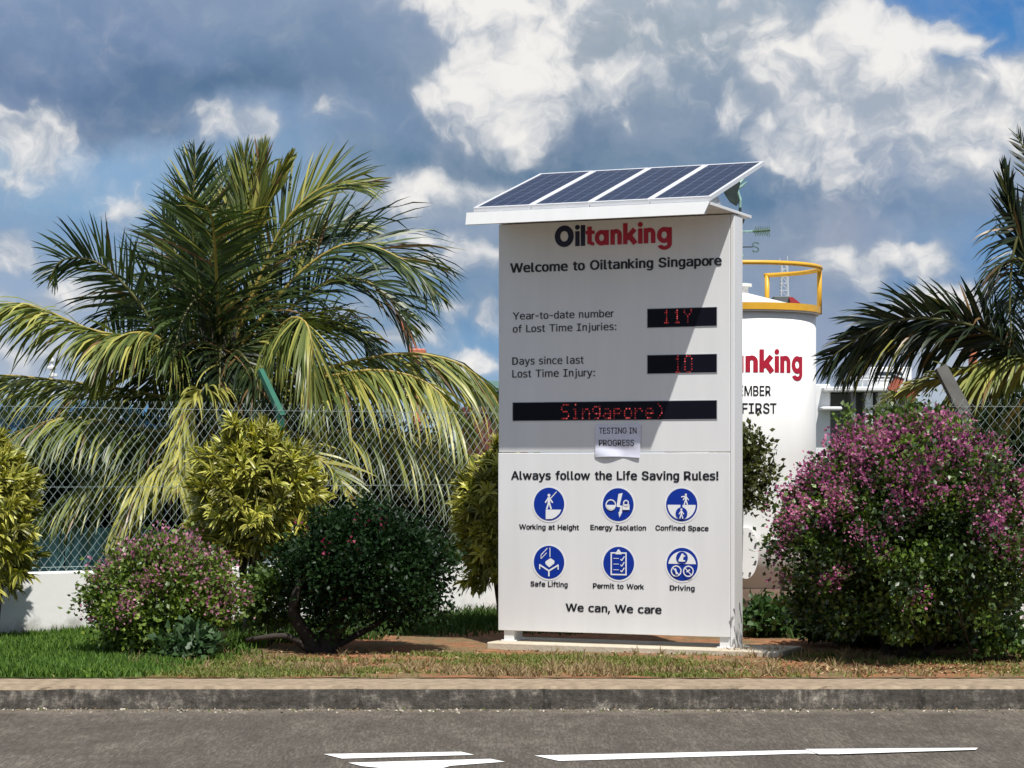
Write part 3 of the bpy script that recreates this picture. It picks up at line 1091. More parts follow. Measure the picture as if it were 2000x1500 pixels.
# letter outlines, capital height 1000
GLYPHS = {
    '!': '29,314 22,1000 157,1000 149,314|90,-8 73,-8 57,-2 41,6 28,18 16,31 8,47 2,63 0,81 2,98 8,114 16,130 28,143 41,155 57,163 73,169 90,169 108,169 126,163 139,155 153,143 165,130 173,114 179,98 179,81 179,63 173,47 165,31 153,18 139,6 126,-2 108,-8',
    ',': '0,-234 59,139 194,139 90,-234',
    '-': '438,479 438,369 0,369 0,479',
    ':': '88,-8 71,-8 55,-2 39,6 26,18 14,31 6,47 0,63 0,81 0,98 6,116 14,130 26,143 39,155 55,163 71,169 88,171 106,169 124,163 139,155 153,143 165,130 173,116 177,98 179,81 177,63 173,47 165,31 153,18 139,6 124,-2 106,-8|88,532 71,534 55,538 39,546 26,558 14,572 6,587 0,603 0,621 0,639 6,656 14,672 26,686 39,695 55,705 71,709 88,711 106,709 124,705 139,695 153,686 165,672 173,656 177,639 179,621 177,603 173,587 165,572 153,558 139,546 124,538 106,534',
    'A': '0,0 363,1000 511,1000 878,0 745,0 532,593 487,731 424,939 450,939 387,729 344,593 136,0|185,279 185,391 695,391 695,279',
    'B': '0,0 0,1000 356,1000 405,998 450,990 491,980 528,965 560,945 587,921 611,896 631,868 644,837 656,806 662,770 664,735 662,703 658,676 652,650 642,629 629,609 615,591 599,576 582,562 564,550 542,540 523,530 501,525 501,515 525,513 548,505 572,495 595,481 617,466 639,446 656,424 672,399 686,371 695,340 701,305 703,267 701,230 694,196 684,163 668,132 648,102 623,77 593,55 558,35 519,20 473,8 422,2 367,0|128,112 363,112 417,114 464,124 501,138 530,157 552,181 568,206 578,236 580,269 580,293 574,316 566,340 554,361 540,381 525,399 505,415 483,428 458,440 430,448 401,452 369,454 128,454|128,560 350,560 377,562 403,566 426,572 448,582 470,593 487,607 503,623 517,640 528,662 536,684 540,705 542,731 538,762 530,792 517,819 497,843 470,862 438,876 399,884 354,888 128,888',
    'C': '446,-14 383,-10 324,2 269,22 216,49 169,83 126,124 90,173 59,226 33,287 16,352 4,422 0,499 4,576 16,646 33,711 59,772 90,827 126,874 169,916 216,951 269,978 324,998 383,1010 446,1014 483,1012 521,1008 556,1000 589,990 623,978 654,963 684,945 711,925 737,904 760,878 782,851 802,821 817,790 831,756 843,721 851,684 723,684 717,709 709,733 697,754 686,776 672,794 658,811 640,827 623,841 605,855 583,864 564,874 540,882 519,888 495,892 472,894 446,896 403,892 360,884 320,870 283,849 248,823 216,792 191,756 167,715 149,668 136,617 128,560 124,499 128,438 136,381 149,330 167,285 191,242 218,206 248,175 283,149 320,130 360,116 403,106 446,104 472,104 495,108 519,112 540,118 564,126 583,136 605,145 623,159 640,173 658,189 672,206 686,224 697,246 709,267 717,291 723,314 851,314 843,279 831,244 819,210 802,179 782,149 762,122 739,96 711,75 684,55 654,37 623,22 591,10 556,0 521,-8 483,-12',
    'D': '244,112 340,117 420,133 486,158 535,194 570,246 596,313 612,398 617,498 612,602 596,687 570,754 535,804 486,840 420,867 340,883 244,888 164,888 164,112|246,1000 378,992 490,969 584,931 659,877 716,808 758,723 784,619 791,498 784,379 758,277 716,190 659,121 584,69 490,31 378,8 246,0 0,0 0,1000',
    'E': '0,0 0,1000 613,1000 613,888 128,888 128,562 580,562 580,450 128,450 128,112 619,112 619,0',
    'F': '0,0 0,1000 607,1000 607,888 128,888 128,546 562,546 562,434 128,434 128,0',
    'G': '450,-14 385,-10 324,2 267,22 214,49 167,84 126,126 88,173 57,228 33,287 14,352 4,422 0,499 4,576 14,646 33,711 57,772 88,827 124,874 167,916 214,951 265,978 320,998 379,1010 442,1014 481,1012 519,1008 554,1000 589,990 625,976 656,961 686,943 713,921 739,900 764,874 784,847 804,817 821,788 835,754 845,721 853,686 723,686 715,709 705,731 694,752 682,772 668,792 654,807 639,825 621,839 603,853 583,862 562,872 540,880 519,888 493,892 470,894 442,896 399,892 358,884 318,870 281,849 248,823 216,794 191,756 167,715 149,668 136,617 128,560 124,499 128,438 136,381 149,330 167,285 191,244 218,206 248,177 283,149 320,130 361,116 405,106 450,104 491,106 528,112 566,124 599,139 629,159 656,183 680,210 699,242 715,277 727,314 735,354 737,397 774,391 477,391 477,503 861,503 861,393 857,334 847,277 831,226 807,179 778,136 745,98 705,65 662,37 613,16 562,0 507,-10',
    'H': '0,0 0,1000 128,1000 128,568 652,568 652,1000 780,1000 780,0 652,0 652,456 128,456 128,0',
    'I': '0,1000 556,1000 556,887 346,887 346,113 556,113 556,0 0,0 0,113 210,113 210,887 0,887',
    'L': '0,0 0,1000 128,1000 128,112 591,112 591,0',
    'M': '0,0 0,1000 181,1000 426,367 446,312 470,242 493,165 515,96 485,96 507,163 530,238 554,310 574,367 817,1000 998,1000 998,0 872,0 872,572 872,642 874,725 876,811 878,898 890,898 861,804 829,713 800,633 778,572 554,0 444,0 216,572 194,631 167,709 136,802 102,898 116,898 118,817 120,731 122,644 122,572 122,0',
    'N': '0,0 0,1000 149,1000 556,360 595,297 644,210 695,108 678,106 670,212 666,308 666,383 666,1000 792,1000 792,0 642,0 279,570 230,650 173,749 94,888 116,892 122,754 126,644 128,572 128,0',
    'O': '446,-14 383,-10 324,2 269,22 216,49 169,83 128,124 90,173 59,226 33,287 16,352 4,422 0,499 4,576 16,646 33,711 59,772 90,827 128,874 169,916 216,951 269,978 324,998 383,1010 446,1014 509,1010 568,998 623,978 676,951 723,916 764,874 802,827 833,772 859,711 876,646 886,576 890,499 886,422 876,352 859,287 833,226 802,173 764,124 723,83 676,49 623,22 568,2 509,-10|446,104 489,106 530,116 570,130 607,149 642,175 674,206 699,242 723,283 743,330 756,381 764,438 766,499 764,562 756,617 743,670 723,717 699,758 674,794 642,825 607,851 570,870 530,884 489,892 446,896 403,892 360,884 320,870 283,851 250,825 218,794 191,756 167,715 149,668 136,617 128,560 124,499 128,438 136,381 149,330 167,283 191,242 218,206 250,175 283,149 320,130 360,116 403,106',
    'P': '0,0 0,1000 344,1000 399,996 450,988 495,976 534,957 570,935 601,908 627,878 648,845 664,807 676,768 682,727 686,684 682,639 676,597 664,558 648,521 627,487 601,458 570,430 534,407 495,389 450,375 399,367 344,365 96,365 96,475 340,475 377,477 411,483 440,491 466,503 487,519 507,534 525,554 536,578 546,601 554,627 558,654 558,684 558,711 554,739 546,764 536,790 523,811 507,831 487,847 466,862 440,872 409,882 375,886 338,888 128,888 128,0',
    'R': '0,0 0,1000 346,1000 401,996 452,990 497,976 536,961 572,939 603,914 629,884 648,851 666,815 678,776 684,735 686,692 684,648 678,607 666,570 648,532 629,501 603,472 572,448 536,426 495,411 450,399 401,391 346,389 71,389 71,501 342,501 377,503 411,507 440,515 468,525 489,536 509,552 525,570 538,589 548,613 554,637 558,664 560,692 558,721 554,747 548,772 538,796 525,815 509,835 489,851 468,864 440,874 411,882 377,886 340,888 128,888 128,0|576,0 334,450 477,450 723,0',
    'S': '365,-18 312,-16 263,-8 218,2 177,18 138,37 104,61 75,88 51,118 31,151 16,189 6,226 0,269 130,269 136,242 141,216 153,193 167,173 185,155 204,139 228,126 251,116 279,108 306,102 336,98 365,96 399,98 430,102 460,108 487,118 513,130 536,145 556,161 572,181 585,200 595,224 603,248 605,273 603,297 597,316 589,336 578,352 564,365 546,379 528,391 507,403 407,436 287,470 228,489 177,511 132,538 94,568 65,603 43,640 31,684 28,731 29,772 39,811 53,847 73,880 96,910 126,935 159,959 196,978 236,994 279,1004 324,1010 371,1014 420,1010 466,1004 507,992 546,978 582,959 615,935 642,910 666,882 686,851 699,815 709,780 713,743 587,743 582,778 566,809 546,837 519,859 487,878 450,890 411,898 367,902 336,900 306,896 279,888 253,880 232,868 210,855 193,839 179,821 167,804 157,782 153,760 151,739 153,713 159,692 169,672 183,656 198,640 216,627 236,615 257,605 342,576 444,548 538,519 562,507 585,495 607,481 631,468 650,450 670,432 686,411 701,389 713,363 721,336 725,305 727,273 725,232 717,194 703,159 684,126 660,94 633,67 599,41 560,22 519,4 472,-8 420,-16',
    'T': '0,888 0,1000 756,1000 756,888 442,888 442,0 316,0 316,888',
    'W': '273,0 0,1000 130,1000 289,385 312,285 336,185 356,79 340,79 361,185 383,285 409,385 570,1000 715,1000 876,385 900,285 923,185 945,79 927,79 949,185 971,285 996,385 1153,1000 1285,1000 1010,0 862,0 692,635 658,768 629,933 656,933 627,776 593,635 420,0',
    'Y': '367,0 367,409 0,1000 147,1000 346,676 405,574 460,452 409,452 462,576 519,676 717,1000 862,1000 495,409 495,0',
    'a': '381,377 340,377 290,375 246,367 210,356 179,338 154,317 137,292 127,262 123,227 127,194 135,165 146,142 165,121 187,104 213,92 244,87 277,85 327,88 369,102 406,123 438,154 463,192 481,238 492,290 496,350 496,377|621,427 621,0 496,0 496,112 475,81 452,54 427,31 398,12 365,-2 331,-12 292,-17 252,-19 198,-15 148,-4 106,17 69,46 38,81 17,121 6,167 0,219 6,277 21,329 48,373 85,408 131,437 188,458 256,469 331,473 496,473 496,492 494,535 485,571 471,600 452,623 425,640 392,654 354,662 308,663 277,662 244,660 213,654 181,646 148,635 117,623 87,610 56,592 56,715 88,729 123,738 154,748 187,756 217,762 248,765 279,767 308,767 352,765 394,762 433,752 467,740 498,725 527,706 552,685 573,658 585,640 596,621 604,600 610,575 615,548 617,513 619,473',
    'b': '487,375 483,442 475,500 460,550 440,590 415,623 385,646 348,660 306,663 263,660 227,646 196,623 169,590 150,550 135,500 127,440 123,375 127,308 135,250 150,200 169,160 196,127 227,104 263,90 306,85 348,90 385,104 415,127 440,158 460,198 475,248 483,308|123,654 140,681 160,702 181,723 206,738 233,752 262,762 292,765 325,767 388,762 446,742 496,710 538,663 571,608 596,540 612,463 615,377 612,288 596,212 571,144 538,87 494,40 446,8 388,-13 323,-19 290,-17 262,-12 233,-4 206,10 181,25 160,46 140,69 123,94 123,0 0,0 0,1042 123,1042',
    'c': '579,38 554,25 529,13 504,4 477,-6 452,-12 425,-15 398,-19 369,-19 288,-13 215,6 152,38 98,85 56,142 25,210 6,287 0,375 6,462 25,538 56,606 98,663 152,710 215,742 288,762 369,767 396,767 423,765 450,760 475,754 502,746 527,737 554,725 579,710 579,581 556,602 531,619 506,633 481,644 456,652 429,660 400,662 369,663 315,660 267,644 227,621 192,588 165,546 146,498 133,440 129,375 133,310 146,252 165,202 192,160 227,127 267,104 315,90 369,85 402,87 431,90 460,96 485,104 510,115 535,131 558,146 579,165',
    'd': '492,654 492,1042 615,1042 615,0 492,0 492,94 475,69 456,46 435,25 410,10 383,-4 354,-12 325,-17 292,-19 227,-13 169,8 121,40 77,87 44,144 19,212 4,288 0,377 4,463 19,540 44,608 79,663 121,710 171,742 227,762 292,767 325,765 356,762 385,752 412,738 435,723 458,704 475,681|129,375 133,308 140,248 156,198 175,158 200,127 231,104 267,90 310,85 352,90 388,104 419,127 446,160 465,200 481,250 488,308 492,375 488,440 481,500 465,550 446,590 419,623 388,646 352,660 310,663 267,660 231,646 200,623 175,590 156,550 140,500 133,442',
    'e': '662,406 662,346 129,346 129,342 133,285 144,233 163,188 192,152 227,123 269,102 317,88 373,85 402,87 433,90 463,96 496,104 529,113 562,127 598,142 633,162 633,38 598,25 563,13 531,4 498,-6 465,-12 433,-15 402,-19 371,-19 288,-13 215,8 152,40 98,85 56,142 25,210 6,287 0,375 6,460 23,537 54,602 96,662 148,708 208,740 277,762 354,767 421,762 481,744 535,713 579,671 615,617 640,556 656,485|538,442 535,492 525,537 510,575 487,608 460,633 429,650 390,660 348,663 306,660 267,648 233,631 202,604 175,573 156,535 140,490 133,440',
    'f': '436,745 436,642 0,642 0,745|147,0 147,849 149,878 153,906 163,931 177,955 193,974 210,992 232,1008 253,1020 279,1029 305,1035 330,1039 356,1041 424,1035 466,1024 434,919 411,927 371,931 346,929 324,923 306,916 291,904 281,888 273,870 267,847 267,823 267,0',
    'g': '492,381 488,446 481,504 467,552 446,592 421,623 390,646 356,660 315,663 273,660 235,646 204,623 177,592 156,552 142,504 133,446 129,381 133,315 142,260 156,210 177,169 204,138 237,115 273,102 317,96 356,102 392,115 421,138 446,169 467,212 481,260 488,315|615,48 610,-31 594,-100 571,-160 535,-208 490,-246 437,-273 373,-288 302,-294 194,-285 83,-258 83,-137 115,-150 146,-163 175,-173 202,-181 229,-188 254,-192 279,-196 302,-196 348,-192 387,-183 419,-165 446,-142 465,-112 481,-71 488,-25 492,31 492,35 492,119 475,90 458,63 435,42 412,25 385,12 356,2 323,-4 288,-6 225,2 169,21 121,54 79,100 44,158 19,223 4,298 0,381 4,465 19,540 44,606 79,663 121,710 169,742 225,762 288,767 323,765 354,762 383,752 410,738 435,723 456,702 475,679 492,650 492,748 615,748',
    'h': '573,465 573,0 450,0 450,465 446,512 440,552 429,587 413,613 394,635 367,648 338,658 302,662 262,658 227,646 196,627 169,600 150,565 135,525 125,477 123,423 123,0 0,0 0,1042 123,1042 123,637 140,667 162,694 185,717 212,735 242,750 273,760 308,765 346,767 398,763 446,750 485,725 517,692 540,650 560,598 569,537',
    'i': '24,0 24,745 143,745 143,0|84,870 67,872 51,876 37,882 26,894 14,906 6,919 2,933 0,949 2,965 6,980 14,994 26,1006 37,1016 51,1024 67,1028 84,1029 100,1028 116,1024 130,1016 143,1006 153,994 161,980 167,965 167,949 167,933 161,919 153,906 143,894 130,882 116,876 100,872',
    'j': '124,745 244,745 244,-59 242,-92 238,-124 230,-151 220,-177 206,-200 189,-222 169,-240 147,-253 122,-265 92,-273 61,-279 28,-281 0,-281 0,-171 24,-171 47,-169 69,-163 86,-153 98,-141 110,-126 118,-106 122,-83 124,-57|183,870 167,872 151,876 138,882 124,894 114,906 106,919 102,933 100,949 102,965 106,980 114,994 124,1006 138,1016 151,1024 167,1028 183,1029 200,1028 216,1024 230,1016 244,1006 253,994 261,980 265,965 267,949 265,933 261,919 253,906 244,894 230,882 216,876 200,872',
    'k': '0,0 0,1000 120,1000 120,432 135,432 454,745 603,745 290,442 627,0 473,0 206,356 120,275 120,0',
    'l': '169,-4 130,-2 94,6 65,20 41,39 24,65 10,92 2,128 0,165 0,1000 120,1000 120,194 120,171 122,151 126,134 132,122 139,114 151,106 165,104 183,102 210,104 230,106 251,6 214,-2',
    'm': '0,0 0,745 116,745 116,580 108,580 116,609 128,635 141,658 155,680 173,697 193,713 212,727 234,739 255,747 279,754 303,758 326,758 365,756 401,747 432,731 460,709 483,682 503,650 517,617 527,580 509,580 519,605 528,631 542,652 558,674 578,694 597,709 619,725 644,737 670,747 695,752 725,756 754,758 786,756 815,752 845,743 872,731 898,715 921,695 941,672 959,644 972,615 982,582 988,542 990,501 990,0 870,0 870,499 866,536 859,568 845,593 825,615 800,631 774,640 747,646 719,648 694,648 672,644 650,637 631,629 613,617 599,603 585,587 574,570 566,550 560,530 556,509 554,485 554,0 434,0 434,511 432,540 424,566 411,591 393,611 371,629 346,640 318,646 287,648 265,648 246,644 226,639 206,629 187,617 171,603 155,587 143,568 134,546 126,523 120,497 120,468 120,0',
    'n': '573,465 573,0 450,0 450,465 446,512 440,552 429,587 413,613 394,635 367,648 338,658 302,662 262,658 227,646 196,627 169,600 150,565 135,525 125,477 123,423 123,0 0,0 0,750 123,750 123,637 140,667 162,694 185,717 212,735 242,750 273,760 308,765 346,767 398,763 446,750 485,725 517,692 540,650 560,598 569,537',
    'o': '319,663 277,660 238,646 206,623 179,590 158,550 142,500 133,442 131,375 133,308 142,248 158,200 179,158 206,127 238,104 277,90 319,85 365,90 404,104 437,127 463,158 485,200 498,248 508,308 512,375 508,442 498,500 485,550 463,590 437,623 404,646 365,660|319,767 394,762 458,742 513,712 560,667 594,612 621,542 637,463 642,375 637,285 621,206 596,137 560,81 513,37 458,6 394,-13 319,-19 246,-13 183,6 127,37 83,81 46,137 19,206 4,285 0,375 4,463 19,542 46,612 83,667 127,712 183,742 246,762',
    'p': '125,94 125,-285 0,-285 0,750 125,750 125,654 140,681 160,704 183,723 206,738 233,752 262,762 292,765 325,767 388,762 446,742 496,710 538,663 571,606 596,538 610,460 615,371 610,285 596,208 571,142 537,85 494,38 446,6 388,-13 325,-19 290,-17 260,-12 231,-4 206,10 181,25 160,46 140,69|487,375 483,442 475,500 460,550 440,590 415,623 385,646 348,660 306,663 263,660 227,646 196,623 171,590 150,550 137,500 127,440 125,375 127,308 137,250 150,200 171,160 196,127 227,104 263,90 306,85 348,90 385,104 415,127 440,158 460,198 475,248 483,308',
    'r': '0,0 0,745 116,745 116,631 122,631 136,658 151,682 171,703 194,721 222,737 251,747 281,754 314,756 346,754 373,754 373,633 348,637 303,640 277,639 253,635 230,627 208,619 189,607 171,591 155,576 143,558 134,536 126,515 120,491 120,466 120,0',
    's': '510,723 510,604 483,617 456,631 429,640 402,650 375,656 348,662 321,663 294,665 254,663 221,658 192,650 169,638 150,623 138,604 131,581 127,556 129,531 135,512 144,494 158,481 179,467 212,456 256,444 312,433 362,423 404,412 442,396 473,377 500,352 521,325 535,292 544,258 548,217 542,163 527,117 504,77 469,42 425,15 373,-4 315,-15 248,-19 221,-19 192,-17 162,-13 133,-8 102,-2 69,8 35,17 0,27 0,154 35,138 67,123 100,112 133,102 163,94 194,88 223,85 252,85 290,87 323,92 354,102 379,117 398,135 412,156 419,181 423,210 413,250 383,283 331,308 260,329 254,329 208,338 158,352 115,367 81,387 52,410 31,437 15,467 6,502 4,542 8,594 21,638 44,677 77,710 117,735 165,754 221,763 285,767 313,767 344,765 371,762 400,758 427,750 456,742 483,735',
    't': '389,745 389,642 0,642 0,745|116,925 236,925 236,193 238,169 240,149 248,134 255,120 267,110 283,104 301,100 322,98 352,100 385,106 407,4 365,-6 318,-8 273,-6 234,4 198,20 169,41 145,69 130,102 120,139 116,183',
    'u': '0,285 0,748 123,748 123,285 125,237 133,196 142,162 160,135 179,115 204,100 235,90 269,88 312,92 346,104 377,123 404,148 423,183 438,223 446,271 450,325 450,748 573,748 573,0 450,0 450,112 431,83 410,56 387,33 360,13 331,0 298,-12 263,-17 227,-19 173,-15 127,0 88,23 56,56 31,98 13,150 4,212',
    'v': '0,750 127,750 344,121 563,750 690,750 425,0 265,0',
    'w': '226,0 0,745 126,745 216,420 257,269 299,81 279,81 320,265 360,420 450,745 576,745 666,420 705,267 745,81 723,81 766,265 807,420 898,745 1026,745 798,0 678,0 582,338 554,442 527,550 499,664 527,664 499,550 472,442 442,338 346,0',
    'y': '506,240 427,35 396,-44 371,-108 352,-152 338,-181 321,-206 304,-227 283,-244 262,-260 237,-271 212,-279 183,-283 154,-285 54,-285 54,-183 127,-183 152,-181 175,-175 194,-165 212,-150 229,-129 246,-94 267,-48 290,12 0,750 131,750 354,163 573,750 702,750',
}
TIGHT = set('WYTAyvwkrtfFLP,')
ROUND = set('oecdbpgqCGOSs')


def glyph_mesh(items):
    """Filled letters from outlines: items = [(char, x)]."""
    cu = bpy.data.curves.new('t', 'CURVE')
    cu.dimensions = '2D'
    cu.fill_mode = 'FRONT'
    for ch, x in items:
        for c in GLYPHS[ch].split('|'):
            pts = [tuple(int(v) for v in q.split(',')) for q in c.split()]
            sp = cu.splines.new('POLY')
            sp.points.add(len(pts) - 1)
            for k, (a, b) in enumerate(pts):
                sp.points[k].co = (x + a / 1000, b / 1000, 0, 1)
            sp.use_cyclic_u = True
    ob = bpy.data.objects.new('t', cu)
    COL.objects.link(ob)
    dg = bpy.context.evaluated_depsgraph_get()
    me = bpy.data.meshes.new_from_object(ob.evaluated_get(dg))
    v = np.array([x.co[:] for x in me.vertices])
    f = [tuple(p.vertices) for p in me.polygons]
    bpy.data.objects.remove(ob)
    bpy.data.curves.remove(cu)
    bpy.data.meshes.remove(me)
    return v, f


def layout(body, track):
    x, words, cur, prev = 0.0, [], [], None
    for ch in body:
        if ch == ' ':
            words.append(cur)
            cur = []
            x += .62
            prev = None
            continue
        if prev:
            gap = .20 + track
            for q in (prev, ch):
                gap -= .06 if q in TIGHT else (.03 if q in ROUND else 0)
            x += gap
        cur.append((ch, x))
        x += max(int(q.split(',')[0]) for c in GLYPHS[ch].split('|') for q in c.split()) / 1000
        prev = ch
    words.append(cur)
    return words, x


def text(parent, name, body, s0, s1, z, cap, material, bold=.0, y=-.003, fn=None, track=0.0):
    """Lettering stretched between s0 and s1, capitals cap high, standing on z; every word its own part."""
    words, w = layout(body, track)
    out = []
    for wd in words:
        v, f = glyph_mesh(wd)
        mb = MB()
        # heavier strokes: the same letters again, a little aside and a hair higher
        kx = (s1 - s0) / w
        for q, (ox, oz) in enumerate(((0, 0), (-1, 0), (1, 0), (-.7, .55), (.7, .55), (-.7, -.55), (.7, -.55))):
            X = s0 + (v[:, 0] + ox * bold) * kx
            Zc = z + (v[:, 1] + oz * bold) * cap
            lift = q * .00025
            mb.add([(a, y - lift, c) for a, c in zip(X, Zc)] if fn is None else [fn(a, c, lift) for a, c in zip(X, Zc)], f)
        out.append(mb.build(name, material, parent))
    return out


def px_text(parent, name, body, x0, x1, yl, yr, cap, bold, material=LETTER, y=-.003, fn=None):
    s0, z0 = sloc(x0, yl)
    s1, z1 = sloc(x1, yr)
    sc_ = F / (RY - sign_w((x0 + x1) / 2) * DX.y)
    return text(parent, name, body, s0, s1, (z0 + z1) / 2, cap / sc_, material, bold, y, fn)


# --- wordmark drawn as strokes; units: photo pixels, baseline at 0
def wordmark():
    """list of (colour, [polygons]) ; every polygon is convex or a quad strip piece"""
    out = []

    def rect(x0, x1, y0, y1):
        return [[(x0, y0), (x1, y0), (x1, y1), (x0, y1)]]

    def ring(cx, cy, rx, ry, tx, ty=None, a0=0, a1=360, n=28):
        ty = ty or tx
        q = []
        for i in range(n):
            a, b = R(a0 + (a1 - a0) * i / n), R(a0 + (a1 - a0) * (i + 1) / n)
            q.append([(cx + rx * math.cos(a), cy + ry * math.sin(a)), (cx + rx * math.cos(b), cy + ry * math.sin(b)),
                      (cx + (rx - tx) * math.cos(b), cy + (ry - ty) * math.sin(b)), (cx + (rx - tx) * math.cos(a), cy + (ry - ty) * math.sin(a))])
        return q

    def disc(cx, cy, r, n=16):
        return [[(cx + r * math.cos(2 * math.pi * i / n), cy + r * math.sin(2 * math.pi * i / n)) for i in range(n)]]

    def bar(x0, y0, x1, y1, w):
        dx, dy = x1 - x0, y1 - y0
        l = math.hypot(dx, dy)
        nx, ny = -dy / l * w / 2, dx / l * w / 2
        return [[(x0 + nx, y0 + ny), (x0 - nx, y0 - ny), (x1 - nx, y1 - ny), (x1 + nx, y1 + ny)]]
    N_, R_ = 0, 1
    out.append((N_, ring(18.7, 20.5, 18.9, 21.3, 11, 11, n=40)))
    out += [(N_, rect(40.5, 49.3, 0, 29.5)), (N_, disc(44.9, 37, 4.9))]
    out += [(N_, rect(51.4, 60.2, 0, 41))]
    out += [(R_, rect(64.4, 73.4, 3, 37.5)), (R_, rect(61, 79, 22.6, 29.5)), (R_, ring(76, 11, 11, 11, 7.2, n=10, a0=180, a1=285))]
    out += [(R_, ring(92.5, 14.6, 13.4, 15.4, 8.7)), (R_, rect(97.6, 106.6, 0, 29.5))]

    def n_(x):
        return [(R_, rect(x - .4, x + 8.4, 0, 29.5)), (R_, ring(x + 10.9, 18.6, 11.2, 11.8, 8.6, a0=0, a1=170, n=14)), (R_, rect(x + 13.4, x + 22.1, 0, 18.8))]
    out += n_(110)
    out += [(R_, rect(134.4, 143.2, 0, 41)), (R_, bar(141, 10, 157, 29, 9.6)), (R_, bar(146, 17, 158.5, 0.5, 10))]
    out += [(R_, rect(163.5, 172.3, 0, 29.5)), (R_, disc(167.9, 37, 4.9))]
    out += n_(175)
    out += [(R_, ring(214, 14.8, 13.9, 15.6, 8.7)), (R_, rect(219.8, 228.6, -4, 29.5)), (R_, ring(214.6, -2.5, 14, 11.4, 8.7, 7.6, a0=198, a1=360, n=14))]
    return out


def build_wordmark(parent, name, fn):
    """fn(x, y, lift) -> 3D ; strokes are lifted a hair apart so that none share a plane"""
    for col, mname in ((0, NAVY), (1, RED)):
        mb = MB()
        for i, (c, polys) in enumerate(wordmark()):
            if c != col:
                continue
            for q in polys:
                mb.add([fn(x, y, (i % 3) * .0005) for (x, y) in q], [tuple(range(len(q)))])
        mb.build(name, mname, parent)


DOTS = {
    '1': ['00100', '01100', '00100', '00100', '00100', '00100', '01110'],
    '0': ['01110', '10001', '10001', '10001', '10001', '10001', '01110'],
    'Y': ['10001', '10001', '01010', '00100', '00100', '00100', '00100'],
    'S': ['01111', '10000', '10000', '01110', '00001', '00001', '11110'],
    'i': ['00100', '00000', '01100', '00100', '00100', '00100', '01110'],
    'n': ['00000', '00000', '10110', '11001', '10001', '10001', '10001'],
    'g': ['00000', '01111', '10001', '10001', '01111', '00001', '01110'],
    'a': ['00000', '00000', '01110', '00001', '01111', '10001', '01111'],
    'p': ['00000', '00000', '11110', '10001', '11110', '10000', '10000'],
    'o': ['00000', '00000', '01110', '10001', '10001', '10001', '01110'],
    'r': ['00000', '00000', '10110', '11001', '10000', '10000', '10000'],
    'e': ['00000', '00000', '01110', '10001', '11111', '10000', '01110'],
    ')': ['01000', '00100', '00010', '00010', '00010', '00100', '01000'],
}


def led_text(parent, body, s0, pitch, z0, z1, y):
    dim = mat('red_led', (.20, .01, .01), .4, .05, 10, emit=(1.0, .06, .06, .24))
    faint = mat('faint_red_led', (.10, .008, .008), .4, .05, 10, emit=(1.0, .05, .05, .07))
    bright = mat('bright_red_led', (.3, .02, .02), .4, .05, 10, emit=(1.0, .14, .14, .48))
    r_ = random.Random(4)
    h = (z1 - z0) / 7
    w = pitch / 6.2
    for ci, ch in enumerate(body):
        mb = MB()
        for ri, row in enumerate(DOTS[ch]):
            for k, b in enumerate(row):
                if b == '1':
                    cx_ = s0 + ci * pitch + (k + .5) * w
                    cz = z1 - (ri + .5) * h
                    rr = .42 * min(w, h)
                    n = 8
                    mb.add([(cx_ + rr * math.cos(2 * math.pi * i / n), y, cz + rr * 1.1 * math.sin(2 * math.pi * i / n)) for i in range(n)],
                           [tuple(range(n))], r_.choice((0, 0, 1, 1, 2)))
        mb.build('led_character', [dim, faint, bright], parent)


